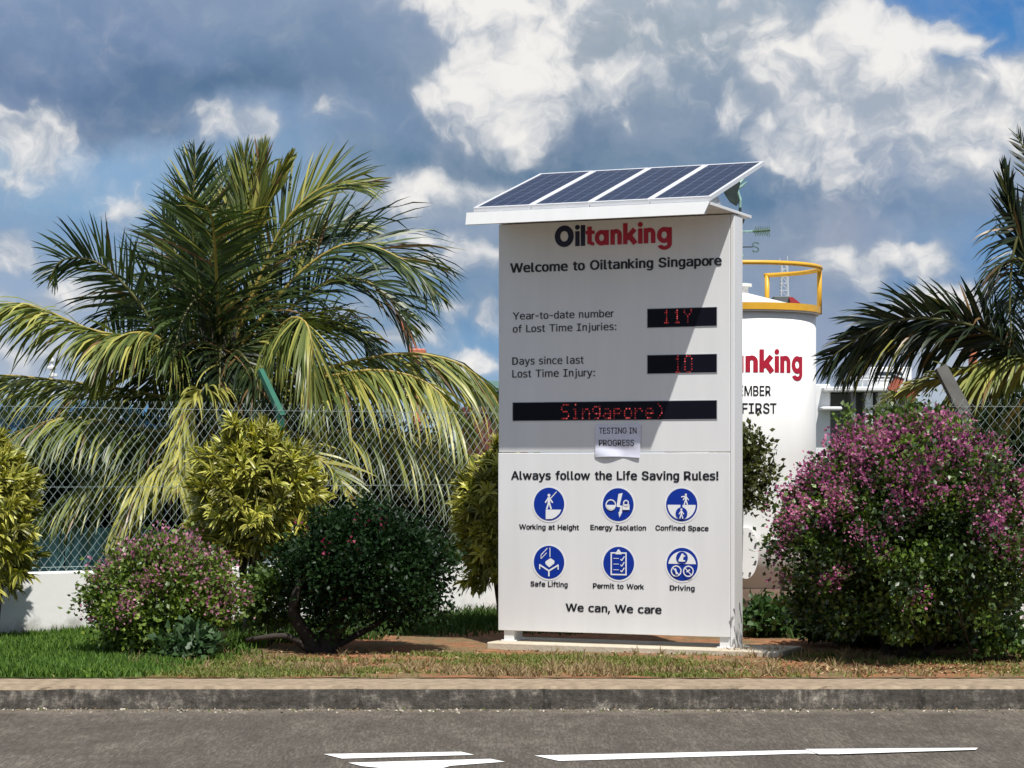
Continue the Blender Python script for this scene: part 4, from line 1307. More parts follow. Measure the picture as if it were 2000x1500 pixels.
def pictogram(parent, px, py, kind, label):
    s, z = sloc(px, py)
    sc_ = F / (RY - sign_w(px) * DX.y)
    rad = 33.5 / sc_
    e = empty('pictogram')
    e.parent = parent
    e.location = (s, 0, z)
    e['label'] = label

    def layer(name, shapes, m, y):
        mb = MB()
        for i, q in enumerate(shapes):
            mb.add([(a * rad, y - i * .0002, b * rad) for (a, b) in q], [tuple(range(len(q)))])
        return mb.build(name, m, e)

    def disc(cx, cy, r, a0=0, a1=360, n=40):
        return [(cx + r * math.cos(R(a0 + (a1 - a0) * i / n)), cy + r * math.sin(R(a0 + (a1 - a0) * i / n))) for i in range(n + (0 if a1 - a0 == 360 else 1))]

    def bar(x0, y0, x1, y1, w, w2=None):
        w2 = w2 if w2 is not None else w
        dx, dy = x1 - x0, y1 - y0
        l = math.hypot(dx, dy)
        nx, ny = -dy / l / 2, dx / l / 2
        return [(x0 + nx * w, y0 + ny * w), (x0 - nx * w, y0 - ny * w), (x1 - nx * w2, y1 - ny * w2), (x1 + nx * w2, y1 + ny * w2)]

    def ring(cx, cy, r, w, n=24):
        q = []
        for i in range(n):
            a, b = 2 * math.pi * i / n, 2 * math.pi * (i + 1) / n
            q.append([(cx + r * math.cos(a), cy + r * math.sin(a)), (cx + r * math.cos(b), cy + r * math.sin(b)),
                      (cx + (r - w) * math.cos(b), cy + (r - w) * math.sin(b)), (cx + (r - w) * math.cos(a), cy + (r - w) * math.sin(a))])
        return q

    def man(x, y, h):
        return [disc(x, y + h * .9, h * .1, n=12), bar(x, y + h * .78, x, y + h * .36, h * .2, h * .16),
                bar(x - h * .02, y + h * .76, x - h * .26, y + h * .42, h * .09), bar(x + h * .02, y + h * .76, x + h * .26, y + h * .42, h * .09),
                bar(x - h * .03, y + h * .4, x - h * .16, y, h * .11), bar(x + h * .03, y + h * .4, x + h * .16, y, h * .11)]
    layer('rim', [disc(0, 0, 1.07)], WVIN, -.002)
    layer('disc', [disc(0, 0, .96)], BLUE, -.0035)
    W_, B_ = [], []
    if kind == 'height':
        W_ += man(0, -.3, .9)
        W_ += [bar(.1, .33, .48, .72, .05)]
        W_ += [[(-.2, -.32), (.78, -.32), (.66, -.55), (.45, -.74), (.2, -.86), (-.2, -.88)]]
    elif kind == 'energy':
        W_ += [[(.28, .68), (.02, .62), (-.1, -.12), (.14, -.16), (.05, -.50), (.22, -.5), (.3, -.1), (.1, -.02)]]
        W_ += [[(.02, -.44), (.26, -.44), (.08, -.76)]]
        W_ += ring(-.45, -.02, .33, .07) + [disc(-.45, -.02, .27, 180, 360, 20)]
        W_ += [[(.3, .02), (.72, .02), (.72, -.3), (.3, -.3)]] + ring(.51, .1, .18, .07)
    elif kind == 'confined':
        W_ += [disc(0, -.0, .86, 180, 360, 30)]
        B_ += [disc(0, -.5, .36), bar(0, -.2, 0, .01, .12)]
        W_ += man(.26, .0, .66)
        W_ += [bar(.2, .5, -.02, .46, .07)]
    elif kind == 'lifting':
        W_ += [bar(.06, .85, .06, .3, .05), bar(-.5, .42, -.1, .82, .05), bar(-.5, .2, -.14, .55, .04), bar(-.5, .42, -.5, .2, .04)]
        W_ += [[(-.22, -.1), (.02, -.3), (.34, -.06), (.34, .1), (.1, .24), (-.22, .04)]]
        W_ += [bar(-.58, -.16, 0, -.5, .09), bar(.58, -.16, 0, -.5, .09), bar(0, -.48, 0, -.82, .09), bar(-.58, -.12, -.58, -.42, .07), bar(.58, -.12, .58, -.42, .07)]
    elif kind == 'permit':
        for q in ((-.46, .62, -.46, -.68), (.46, .62, .46, -.68), (-.5, .6, .5, .6), (-.5, -.66, .5, -.66)):
            W_.append(bar(*q, .08))
        W_ += [[(-.2, .52), (.2, .52), (.12, .7), (-.12, .7)], disc(0, .72, .09, n=12)]
        for k in (.28, -.05, -.38):
            W_ += [bar(.12, k - .04, .2, k - .12, .06), bar(.2, k - .12, .36, k + .12, .06), bar(-.32, k, .02, k, .035)]
    elif kind == 'driving':
        W_ += [disc(0, -.1, .86, 8, 172, 30)]
        B_ += [disc(0, .38, .36)]
        W_ += ring(-.36, -.4, .33, .07) + ring(.4, -.4, .33, .07)
        W_ += [bar(-.56, -.2, -.16, -.62, .05), bar(.2, -.2, .6, -.62, .05), bar(-.4, -.25, -.3, -.58, .1), bar(.3, -.44, .5, -.3, .08)]
    layer('symbol', W_, WVIN, -.0045)
    if B_:
        layer('symbol', B_, BLUE, -.0075)
        if kind == 'confined':
            layer('symbol', man(0, -.8, .6), WVIN, -.0095)
        else:
            layer('symbol', [bar(.05, .62, -.08, .18, .12, .3), bar(-.2, .2, .2, .2, .08), bar(.05, .45, .2, .5, .07)], WVIN, -.0095)
    return e


def build_sign():
    zt, zb, zs = 3.47, .256, 1.663
    T = .21
    h = SW / 2
    sg = empty('information_sign', (ORG.x, ORG.y, GZ), -TH)
    tag(sg, 'tall white steel information sign with solar panels and red LED displays', 'sign')
    # everything below is drawn with z measured from z=0 of the world
    rt = empty('body_frame')
    COL.objects.unlink(rt)
    bpy.data.objects.remove(rt)
    D0 = -GZ

    class Sh:
        pass

    def put(mb, name, m, parent=sg):
        o = mb.build(name, m, parent)
        if parent is sg:
            o.location = (0, 0, D0)
        return o
    mb = MB()
    mb.box(-h, h - .022, 0, T, zs + .003, zt, ch=.003)
    put(mb, 'upper_panel', WHITE)
    mb = MB()
    mb.box(-h - .003, h - .022, -.004, T, zb, zs - .003, ch=.003)
    put(mb, 'lower_panel', WHITE)
    mb = MB()
    mb.box(h - .020, h + .012, .002, T + .004, GZ + .018, zt, ch=.004)
    put(mb, 'side_panel', WHITE)
    for s0 in (-h + .04, h - .108):
        mb = MB()
        mb.box(s0, s0 + .085, .012, T - .02, .17, zb - .001, ch=.003)
        mb.box(s0 - .02, s0 + .105, .0, T, .169, .181, ch=.002)
        put(mb, 'leg', WHITE)
    # flat roof with a deep front lip
    mb = MB()
    a, bk = .59, .42
    zr = 3.50
    mb.box(-h - .004, h + .02, -a, bk, zr - .022, zr, ch=.002)
    put(mb, 'roof', WHITE)
    mb = MB()
    mb.add([(-h - .004, -a - .040, zr - .09), (h - .02, -a - .040, zr - .09), (h + .02, -a - .022, zr + .004), (-h - .004, -a - .022, zr + .004),
            (-h - .004, -a - .001, zr - .09), (h - .02, -a - .001, zr - .09), (h + .02, -a - .001, zr + .004), (-h - .004, -a - .001, zr + .004)],
           [(0, 1, 2, 3), (5, 4, 7, 6), (1, 5, 6, 2), (4, 0, 3, 7), (3, 2, 6, 7), (0, 4, 5, 1)])
    put(mb, 'front_fascia', WHITE)
    # solar panels
    tilt = math.atan2(.42, 1.34)
    Lp = 1.405
    wp = (SW - .02) / 4
    cell = bpy.data.materials.new('solar_cell')
    cell.use_nodes = True
    nt = cell.node_tree
    N, L = nt.nodes, nt.links
    b = N['Principled BSDF']
    b.inputs['Roughness'].default_value = .16
    b.inputs['Specular IOR Level'].default_value = .02
    tc = N.new('ShaderNodeTexCoord')
    nn = N.new('ShaderNodeTexVoronoi')
    nn.inputs['Scale'].default_value = 60
    L.new(tc.outputs['Object'], nn.inputs['Vector'])
    cr = N.new('ShaderNodeValToRGB')
    cr.color_ramp.elements[0].color = (.004, .011, .036, 1)
    cr.color_ramp.elements[1].color = (.010, .022, .066, 1)
    L.new(nn.outputs['Color'], cr.inputs[0])
    L.new(cr.outputs[0], b.inputs['Base Color'])
    alu = mat('anodised_aluminium', (.72, .73, .75), .35, .03, 6, metal=.25, spec=.5)
    line = mat('cell_line', (.09, .12, .20), .4, .05, 5)
    gline = mat('cell_gap', (.013, .022, .065), .4, .05, 5)
    for i in range(4):
        x0 = -h + .035 + i * wp
        x1 = x0 + wp - .006
        sp = empty('solar_panel')
        sp.parent = sg
        sp.location = (x0, -a + .03, zr + .012 + D0)
        sp.rotation_euler = (tilt, 0, 0)
        w = x1 - x0
        mb = MB()
        t = .022
        mb.box(0, w, 0, t, 0, .035, ch=.002)
        mb.box(0, w, Lp - t, Lp, 0, .035, ch=.002)
        mb.box(0, t, t, Lp - t, 0, .0345, ch=.002)
        mb.box(w - t, w, t, Lp - t, 0, .0345, ch=.002)
        mb.build('frame', alu, sp)
        mb = MB()
        mb.box(t, w - t, t, Lp - t, .012, .029)
        mb.build('cells', cell, sp)
        mb = MB()
        for k in range(1, 4):
            xx = t + (w - 2 * t) * k / 4
            mb.box(xx - .0035, xx + .0035, t, Lp - t, .0292, .0297, mi=0)
        for k in range(1, 9):
            yy = t + (Lp - 2 * t) * k / 9
            mb.box(t, w - t, yy - .0018, yy + .0018, .0298, .0301, mi=1)
        mb.build('busbar', [line, gline], sp)
    # side brackets and rear struts under the panels
    grey = mat('galvanised_bracket', (.42, .43, .45), .5, .08, 9, metal=.3)
    for s0 in (-h + .03, -h + SW / 2, h - .02):
        mb = MB()
        y0 = -a + .06
        mb.add([(s0, y0, zr + .002), (s0, y0 + .30, zr + .002), (s0, y0 + .22, zr + .07), (s0, y0, zr + .013),
                (s0 + .006, y0, zr + .002), (s0 + .006, y0 + .30, zr + .002), (s0 + .006, y0 + .22, zr + .07), (s0 + .006, y0, zr + .013)],
               [(0, 1, 2, 3), (7, 6, 5, 4), (0, 4, 5, 1), (1, 5, 6, 2), (2, 6, 7, 3), (3, 7, 4, 0)])
        put(mb, 'bracket', grey)
        mb = MB()
        ye = .10
        s0 = min(max(s0, -h + .3), h - .4)
        mb.box(s0 - .012, s0 + .012, ye - .012, ye + .012, zr + .001, zr + .008 + (ye + a - .03) * math.tan(tilt), ch=.002)
        put(mb, 'strut', grey)
    # displays
    scr = mat('display_glass', (.005, .005, .011), .45, .1, 4, spec=.12)
    for (x0, x1, yl0, yl1, yr0, yr1, body, cx0, cx1, cy0, cy1, lab) in (
            (1265, 1400, 604, 640, 600, 636, '11Y', 1294, 1356, 605, 631, 'small black LED display, upper one of the two'),
            (1265, 1400, 694.5, 730, 691.5, 727, '10', 1316, 1357, 693.5, 729, 'small black LED display, lower one of the two'),
            (1002, 1400, 787, 822, 782, 818, 'Singapore)', 1096, 1302, 788.5, 818, 'long black LED display above the paper notice')):
        s0, z1a = sloc(x0, yl0)
        _, z0a = sloc(x0, yl1)
        s1, z1b = sloc(x1, yr0)
        _, z0b = sloc(x1, yr1)
        z0, z1 = (z0a + z0b) / 2, (z1a + z1b) / 2
        mb = MB()
        mb.box(s0, s1, -.0025, .004, z0, z1, ch=.001)
        o = put(mb, 'led_display', scr)
        o['label'] = lab
        cs0, cz1 = sloc(cx0, cy0)
        cs1, cz0 = sloc(cx1, cy1)
        led_text(o, body, cs0, (cs1 - cs0) / len(body), cz0, cz1, -.0035)
        mb = MB()
        bw = .004
        for q in ((s0 - bw, s1 + bw, z1, z1 + bw), (s0 - bw, s1 + bw, z0 - bw, z0), (s0 - bw, s0, z0, z1), (s1, s1 + bw, z0, z1)):
            mb.box(q[0], q[1], -.004, .002, q[2], q[3])
        mb.build('bezel', mat('bezel_grey', (.30, .30, .32), .5, .05, 8), o)
    # lettering
    lt = []
    lt.extend(px_text(sg, 'lettering', 'Welcome to Oiltanking Singapore', 997.5, 1409, 532.5, 517.5, 17.8, .050))
    lt.extend(px_text(sg, 'lettering', 'Year-to-date number', 1002, 1199, 623.5, 620, 14.2, .010))
    lt.extend(px_text(sg, 'lettering', 'of Lost Time Injuries:', 1002, 1204, 648.5, 645.5, 14.2, .010))
    lt.extend(px_text(sg, 'lettering', 'Days since last', 1001, 1140, 712, 710.5, 14.6, .010))
    lt.extend(px_text(sg, 'lettering', 'Lost Time Injury:', 1001, 1162, 737, 735, 14.6, .010))
    lt.extend(px_text(sg, 'lettering', 'Always follow the Life Saving Rules!', 999.5, 1403, 936.5, 937, 16.0, .050, y=-.0055))
    for (b_, x0, x1, y) in (('Working at Height', 1015, 1131, 1034), ('Energy Isolation', 1154, 1262, 1035), ('Confined Space', 1281, 1384, 1036),
                            ('Safe Lifting', 1037, 1109, 1145.5), ('Permit to Work', 1159, 1258, 1149.5), ('Driving', 1309, 1357, 1153)):
        lt.extend(px_text(sg, 'caption', b_, x0, x1, y, y, 9.4, .045, y=-.0055))
    lt.extend(px_text(sg, 'lettering', 'We can, We care', 1106, 1292, 1194, 1197.5, 14.6, .048, y=-.0055))
    for o in lt:
        o.location = (0, 0, D0)
    s0, z0 = sloc(1084, 482)
    s1, z1 = sloc(1312, 474)
    ux = (s1 - s0) / 228.2
    uz = 1.0 / (F / (RY - sign_w(1200) * DX.y))
    zb_ = (z0 + z1) / 2
    g = empty('wordmark')
    g.parent = sg
    g.location = (0, 0, D0)
    build_wordmark(g, 'lettering', lambda x, y, l: (s0 + x * ux, -.003 - l, zb_ + y * uz))
    for (x, y, k, lab) in ((1073, 984.5, 'height', 'round blue pictogram of a person with a safety line'), (1208, 985.5, 'energy', 'round blue pictogram of a lightning bolt and padlock'),
                           (1332, 986, 'confined', 'round blue pictogram of a person above a pit'), (1073, 1098, 'lifting', 'round blue pictogram of a lifted load'),
                           (1209, 1100, 'permit', 'round blue pictogram of a clipboard'), (1333, 1102, 'driving', 'round blue pictogram with three small discs')):
        e = pictogram(sg, x, y, k, lab)
        e.location.z += D0
        e.location.y = -.004
    # paper notice taped over the seam
    s0, zt_ = sloc(1164, 829)
    s1, zb2 = sloc(1252, 893)
    pn = empty('paper_notice', (ORG.x, ORG.y, 0), -TH)
    tag(pn, 'white paper notice taped to the sign below the long display', 'notice')
    nx, nz = 24, 20
    V = []

    def paper_y(u, v):
        return -.009 - .004 * math.sin(u * 7 + v * 3) * (1 - v) - .007 * max(0, .25 - v) * 4 * (.3 + abs(math.sin(u * 5))) - .0025 * math.sin(v * 11 + u * 4)

    def on_paper(a, c, l):
        return (a, paper_y((a - s0) / (s1 - s0), (c - zb2) / (zt_ - zb2)) - .0009 - l, c)
    for j in range(nz + 1):
        for i in range(nx + 1):
            u, v = i / nx, j / nz
            yy = paper_y(u, v)
            V.append((s0 + (s1 - s0) * u + .004 * (v - .5), yy, zb2 + (zt_ - zb2) * v + .006 * (1 - v) * math.sin(u * 4)))
    fcs = [(j * (nx + 1) + i, j * (nx + 1) + i + 1, (j + 1) * (nx + 1) + i + 1, (j + 1) * (nx + 1) + i) for j in range(nz) for i in range(nx)]
    mb = MB()
    mb.add(V, fcs)
    mb.build('sheet', mat('paper', (.66, .67, .78), .7, .03, 12), pn, smooth=True)
    px_text(pn, 'lettering', 'TESTING IN', 1171, 1244, 847.5, 846, 11.5, .010, fn=on_paper)
    px_text(pn, 'lettering', 'PROGRESS', 1171, 1239.5, 871.5, 869.5, 11.5, .010, fn=on_paper)
    # concrete footing slab
    mb = MB()
    mb.box(-h - .03, h + .42, -.17, .45, .02, .172, ch=.008)
    o = mb.build('concrete_slab', mat('slab_concrete', (.50, .44, .34), .9, .14, 5, bump=.4, bscale=30))
    o.location = (ORG.x, ORG.y, 0)
    o.rotation_euler = (0, 0, -TH)
    tag(o, 'pale concrete footing slab under the white sign', 'slab')


build_sign()

# ------------------------------------------------------------------ the small storage tank and its weather vane
def build_tank():
    Yc = 23.0
    k = F / Yc
    cx = (1445.5 - CX) / k
    rr = 147.0 / k
    tk = empty('storage_tank', (cx, Yc, GZ))
    tag(tk, 'small white storage tank with yellow top railing behind the sign', 'tank')
    zb, zt = .36 - GZ, CAMZ + (HOR - 618) / k - GZ
    tm = bpy.data.materials.new('tank_paint')
    tm.use_nodes = True
    nt = tm.node_tree
    N, L = nt.nodes, nt.links
    b = N['Principled BSDF']
    b.inputs['Roughness'].default_value = .4
    tc = N.new('ShaderNodeTexCoord')
    mp = N.new('ShaderNodeMapping')
    mp.inputs['Scale'].default_value = (1.5, 1.5, .6)
    L.new(tc.outputs['Object'], mp.inputs[0])
    n = N.new('ShaderNodeTexNoise')
    n.inputs['Scale'].default_value = 2
    n.inputs['Detail'].default_value = 7
    L.new(mp.outputs[0], n.inputs['Vector'])
    cr = N.new('ShaderNodeValToRGB')
    cr.color_ramp.elements[0].position = .3
    cr.color_ramp.elements[0].color = (.70, .695, .665, 1)
    cr.color_ramp.elements[1].position = .6
    cr.color_ramp.elements[1].color = (.76, .755, .735, 1)
    L.new(n.outputs[0], cr.inputs[0])
    L.new(cr.outputs[0], b.inputs['Base Color'])
    mb = MB()
    mb.lathe([(0, zb), (rr, zb), (rr, zb + .5), (rr, zb + 1.3), (rr, zt), (rr - .03, zt + .001)], 96)
    mb.build('shell', tm, tk, smooth=False)
    for p in tk.children[0].data.polygons:
        p.use_smooth = abs(p.normal.z) < .5
    ztop = CAMZ + (HOR - 572) / k - GZ
    mb = MB()
    mb.lathe([(rr - .01, zt + .002), (rr + .03, zt + .002), (rr + .03, zt + .035), (rr * .97, zt + .06), (rr * .5, zt + .06 + (ztop - zt - .06) * .52), (.06, ztop), (0, ztop)], 96)
    mb.build('roof', tm, tk)
    for (x_, w_) in ((.07, .075), ):
        mb = MB()
        mb.lathe([(.0, ztop - .03), (.085, ztop - .03), (.085, ztop + .06), (.12, ztop + .062), (.12, ztop + .09), (0, ztop + .10)], 24)
        mb.build('vent', tm, tk)
    ye = mat('yellow_rail_paint', (.68, .37, .03), .4, .06, 10)
    zr0 = CAMZ + (HOR - 614) / k - GZ
    zr1 = CAMZ + (HOR - 601) / k - GZ
    zrt = CAMZ + (HOR - 526) / k - GZ
    ra = rr + .045
    # toe plate
    mb = MB()
    nseg = 80
    A0, A1 = 66, -246
    vs, fs = [], []
    for i in range(nseg + 1):
        a = R(A0 + (A1 - A0) * i / nseg)
        for (q, z) in ((ra, zr0), (ra, zr1), (ra - .012, zr1), (ra - .012, zr0)):
            vs.append((q * math.cos(a), q * math.sin(a), z))
    for i in range(nseg):
        for j in range(4):
            j2 = (j + 1) % 4
            fs.append((i * 4 + j, i * 4 + j2, i * 4 + 4 + j2, i * 4 + 4 + j))
    mb.add(vs, fs)
    rl = empty('railing')
    rl.parent = tk
    mb.build('toe_plate', ye, rl)
    mb = MB()
    mb.tube([((ra) * math.cos(R(A0 + (A1 - A0) * i / nseg)), ra * math.sin(R(A0 + (A1 - A0) * i / nseg)), zrt) for i in range(nseg + 1)], .024, 8)
    mb.build('top_rail', ye, rl, smooth=True)
    for a in (64, 2, 182, 116):
        mb = MB()
        mb.tube([(ra * math.cos(R(a)), ra * math.sin(R(a)), zr0), (ra * math.cos(R(a)), ra * math.sin(R(a)), zrt)], .026, 8)
        mb.build('post', ye, rl, smooth=True)
    # lettering wrapped round the shell; x in metres of arc from the line facing the road

    def wrap(x, z, lift=0.0):
        a = -math.pi / 2 + x / rr
        q = rr + .003 + lift
        return (q * math.cos(a), q * math.sin(a), z)
    kk = F / (Yc - rr)
    z_l = CAMZ + (HOR - 727) / kk - GZ
    un = 1.10 / kk
    lg = empty('wordmark')
    lg.parent = tk
    build_wordmark(lg, 'lettering', lambda x, y, l: wrap((x - 114.0) * un, z_l + y * un, l))
    for (body, xa, xb, y, cap) in (('REMEMBER', -60.0, 45.5, 772.5, 19), ('SAFETY FIRST', -108.0, 58.0, 807, 19.5)):
        z0 = CAMZ + (HOR - y) / kk - GZ
        text(tk, 'lettering', body, xa / kk, xb / kk, z0, cap / kk, LETTER, .022, fn=lambda a, c, l: wrap(a, c, l))
    # manhole cover with bolts
    pxc = (1441 - 1445.5) / kk
    zc = CAMZ + (HOR - 1080) / kk - GZ
    mb = MB()
    rc = 52 / kk * .5 * 1.9 / 1.9 * 1.0
    rc = 25.0 / kk * 2
    n = 40
    hr = rc
    rad = rr
    vs = []
    for lift in (.0, .05):
        for i in range(n):
            a = 2 * math.pi * i / n
            x = pxc + hr * .48 * math.cos(a)
            z = zc + hr * math.sin(a)
            vs.append((x, -rad - lift, z))
    fs = [tuple(range(n, 2 * n))[::-1]] + [(i, (i + 1) % n, n + (i + 1) % n, n + i) for i in range(n)]
    mb.add(vs, fs)
    mh = mb.build('manhole_cover', tm, tk)
    mb = MB()
    for i in range(8):
        a = 2 * math.pi * (i + .5) / 8
        x, z = pxc + hr * .40 * math.cos(a), zc + hr * .84 * math.sin(a)
        mb.tube([(x, -rad - .05, z), (x, -rad - .066, z)], .011, 6)
    mb.build('bolt', mat('dark_bolt', (.06, .06, .06), .5, .1, 20), mh)
    mb = MB()
    mb.lathe([(rr + .04, -.05), (rr + .10, -.04), (rr + .12, .10), (rr + .03, zb - .005), (0, zb - .004)], 48)
    o = mb.build('plinth', mat('stained_plinth', (.10, .065, .045), .9, .35, 5, bump=.6, bscale=14), tk)

    # weather vane, standing on the roof
    cop = mat('verdigris_copper', (.28, .46, .40), .5, .2, 14, metal=.2)
    dk = mat('dark_copper', (.018, .032, .028), .55, .3, 14)
    Yv = Yc
    ztip = ztop + GZ + .10
    vn = empty('weather_vane', (cx, Yc, ztip))
    tag(vn, 'green copper weather vane on top of the white tank', 'weather vane')

    def vz(py):
        return CAMZ + (HOR - py) / k - ztip

    def vx(px):
        return (px - 1445.5) / k
    mb = MB()
    mb.tube([(0, 0, -.01), (0, 0, vz(405))], [.022, .014], 10)
    mb.build('pole', dk, vn)
    for py, r_, m_ in ((430, 9.5, dk), (500, 7.5, cop), (476, 5.5, dk)):
        mb = MB()
        q = r_ / k
        mb.lathe([(.001, vz(py) - q), (q * .6, vz(py) - q * .8), (q, vz(py)), (q * .6, vz(py) + q * .8), (.001, vz(py) + q)], 16)
        mb.build('ball', m_, vn, smooth=True)
    mb = MB()
    za = vz(452)
    mb.tube([(vx(1380), 0, za - .012), (vx(1472), 0, za)], .010, 6)
    mb.add([(vx(1360), -.006, za - .015), (vx(1385), -.006, za + .05), (vx(1385), -.006, za - .07), (vx(1360), .006, za - .015), (vx(1385), .006, za + .05), (vx(1385), .006, za - .07)],
           [(0, 1, 2), (5, 4, 3), (0, 3, 4, 1), (1, 4, 5, 2), (2, 5, 3, 0)])
    ar = mb.build('arrow', cop, vn)
    mb = MB()
    r_ = random.Random(2)
    mb.tube([(vx(1470), 0, za), (vx(1504), 0, za + .012)], .013, 6)
    for i in range(9):
        x = vx(1474 + i * 3.4)
        for s in (1, -1):
            mb.tube([(x, s * .006, za + s * .008), (x + .012, s * .012, za + s * (.045 + r_.uniform(0, .012)))], [.006, .002], 5)
    mb.build('feathered_tail', mat('feather_green', (.06, .11, .07), .6, .3, 20), ar)
    # compass arms and letters
    zc_ = vz(483)
    mb = MB()
    mb.tube([(-.16, 0, zc_), (.13, 0, zc_ + .004)], .006, 6)
    mb.tube([(0, -.16, zc_), (0, .16, zc_)], .006, 6)
    ca = mb.build('compass_arm', dk, vn)

    def stroke(path, off):
        mb = MB()
        mb.tube([(a + off[0], off[1], b_ + off[2]) for a, b_ in path], .007, 6)
        return mb.build('compass_letter', mat('letter_green', (.07, .13, .11), .5, .15, 14), ca)
    S = [(-.032, .03), (-.02, .046), (.012, .048), (.03, .036), (.026, .015), (.0, .003), (-.022, -.006), (-.03, -.026), (-.012, -.045), (.018, -.045), (.032, -.03)]
    stroke([(-a * 1.0, b_) for a, b_ in S], (vx(1475) + 0.005, 0, zc_))
    stroke([(-.03, -.045), (-.03, .045), (.03, -.045), (.03, .045)], (-.2, 0, zc_))
    # bird figure on top: body, neck and swept tail, with real thickness
    zf = vz(402)
    prof = [(-.035, .0), (-.10, .04), (-.16, .13), (-.17, .22), (-.13, .27), (-.07, .29), (-.01, .27), (.0, .22), (-.03, .13), (-.005, .05)]
    mb = MB()
    n = len(prof)
    for q in (0,):
        vs = [(a, -.03, zf + b_) for a, b_ in prof] + [(a, .03, zf + b_) for a, b_ in prof]
        fs = [tuple(range(n)), tuple(range(n, 2 * n))[::-1]] + [(i, n + i, n + (i + 1) % n, (i + 1) % n) for i in range(n)]
        mb.add(vs, fs)
    bd = mb.build('bird_figure', dk, vn)
    mb = MB()
    mb.tube([(0.0, 0, zf - .02), (.0, 0, zf + .06), (-.03, 0, zf + .15), (-.005, 0, zf + .23), (.045, 0, zf + .28)], [.014, .018, .022, .02, .006], 8)
    mb.tube([(-.02, 0, zf + .18), (.02, 0, zf + .20), (.07, 0, zf + .245)], [.018, .014, .004], 8)
    mb.tube([(-.01, 0, zf + .22), (.01, 0, zf + .27), (.02, 0, zf + .32)], [.014, .01, .003], 8)
    mb.build('tail', cop, bd)


build_tank()

# ------------------------------------------------------------------ palms
PALM = leaf_mat('palm_leaflet', .40, .22, .42)
RIB = mat('palm_rib', (.34, .26, .06), .5, .2, 8)
DRIB = mat('dark_palm_rib', (.10, .10, .03), .5, .2, 8)

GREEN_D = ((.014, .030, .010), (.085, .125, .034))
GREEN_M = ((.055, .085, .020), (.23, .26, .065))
YELLOW = ((.20, .21, .045), (.46, .43, .11))


def frond(parent, pts, leaf=.8, roll=20, ang=(62, 28), grav=(.5, 1.4), n=70, pal=GREEN_M, yel=.15, w=.0132, start=.12, seed=0, rib=None, upl=1.0, lift=.12, stiff=.25, sag=0.0):
    """One feather leaf: a tapering rib and two rows of drooping leaflets."""
    n = int(n * 1.08)
    r = np.random.default_rng(seed + 100)
    S = catmull(pts, 80)
    seg = np.linalg.norm(np.diff(S, axis=0), axis=1)
    cum = np.concatenate([[0], np.cumsum(seg)]) / seg.sum()
    tt = np.linspace(start, .995, n)
    tt = np.repeat(tt, 2) + r.normal(0, .004, 2 * n)
    tt = np.clip(tt, start, .999)
    sgn = np.tile([1.0, -1.0], n)
    Pp = np.stack([np.interp(tt, cum, S[:, i]) for i in range(3)], 1)
    Tg = np.gradient(S, axis=0)
    Tt = nrm(np.stack([np.interp(tt, cum, Tg[:, i]) for i in range(3)], 1))
    Sin = nrm(np.cross(Tt, np.array([[0, 1.0, 0]])) + 1e-6)
    Sdp = nrm(np.cross(Sin, Tt))
    ro = np.radians(roll) + r.normal(0, .16, 2 * n)
    side = Sdp * np.cos(ro)[:, None] + Sin * np.sin(ro)[:, None]
    Nf = nrm(np.cross(side, Tt))
    Nf = Nf * np.where(Nf[:, 2:3] < 0, -1, 1)
    u = (tt - start) / (1 - start)
    al = np.radians(ang[0] + (ang[1] - ang[0]) * u) + r.normal(0, .09, 2 * n)
    D = Tt * np.cos(al)[:, None] + side * (np.sin(al) * sgn)[:, None] + Nf * (lift + r.normal(0, .06, (2 * n, 1)))
    D[:, 2] -= sag
    prof_l = np.clip(np.minimum(.45 + 2.6 * u, 1.0) * np.where(u > .55, 1 - .72 * ((u - .55) / .45) ** 1.6, 1), .15, 1)
    Ln = leaf * prof_l * r.uniform(.82, 1.12, 2 * n)
    Ln = np.where((sgn > 0), Ln * upl, Ln)
    g = r.uniform(grav[0], grav[1], 2 * n)
    # some leaflets broken and hanging
    brk = r.uniform(0, 1, 2 * n) < .06
    g = np.where(brk, g + 2.0, g)
    t = r.uniform(0, 1, (2 * n, 1)) ** 1.3
    c = np.array(pal[0]) * (1 - t) + np.array(pal[1]) * t
    isy = (r.uniform(0, 1, (2 * n, 1)) < yel)
    t2 = r.uniform(0, 1, (2 * n, 1))
    c = np.where(isy, np.array(YELLOW[0]) * (1 - t2) + np.array(YELLOW[1]) * t2, c)
    c = np.where(r.uniform(0, 1, (2 * n, 1)) < .035, np.array([(.20, .12, .05)]) * r.uniform(.5, 1.2, (2 * n, 1)), c)
    Wd = Tt + Nf * r.normal(0, .35, (2 * n, 1)) + side * 0.1
    V, Q, C = ribbons(Pp, D, Wd, Ln, w * r.uniform(.75, 1.2, 2 * n) * np.clip(prof_l + .25, .4, 1), [.55, 1, 1, .85, .6, .06], g, c, stiff=stiff)
    o = np_mesh('frond', V, Q, PALM, parent, cols=C)
    mb = MB()
    kk = 24
    pth = [Vector(S[int(i * 79 / (kk - 1))]) for i in range(kk)]
    mb.tube(pth, [.030 * (1 - .86 * (i / (kk - 1)) ** .6) + .002 for i in range(kk)], 6)
    mb.build('midrib', rib or RIB, o, smooth=True)
    return o


def pth(base, pts, Y0, dY):
    """photo pixels -> path; depth runs from Y0 at the base by dY at the tip"""
    allp = [base] + pts
    m = len(allp)
    return [P(x, y, Y0 + dY * (i / (m - 1)) ** 1.2) for i, (x, y) in enumerate(allp)]


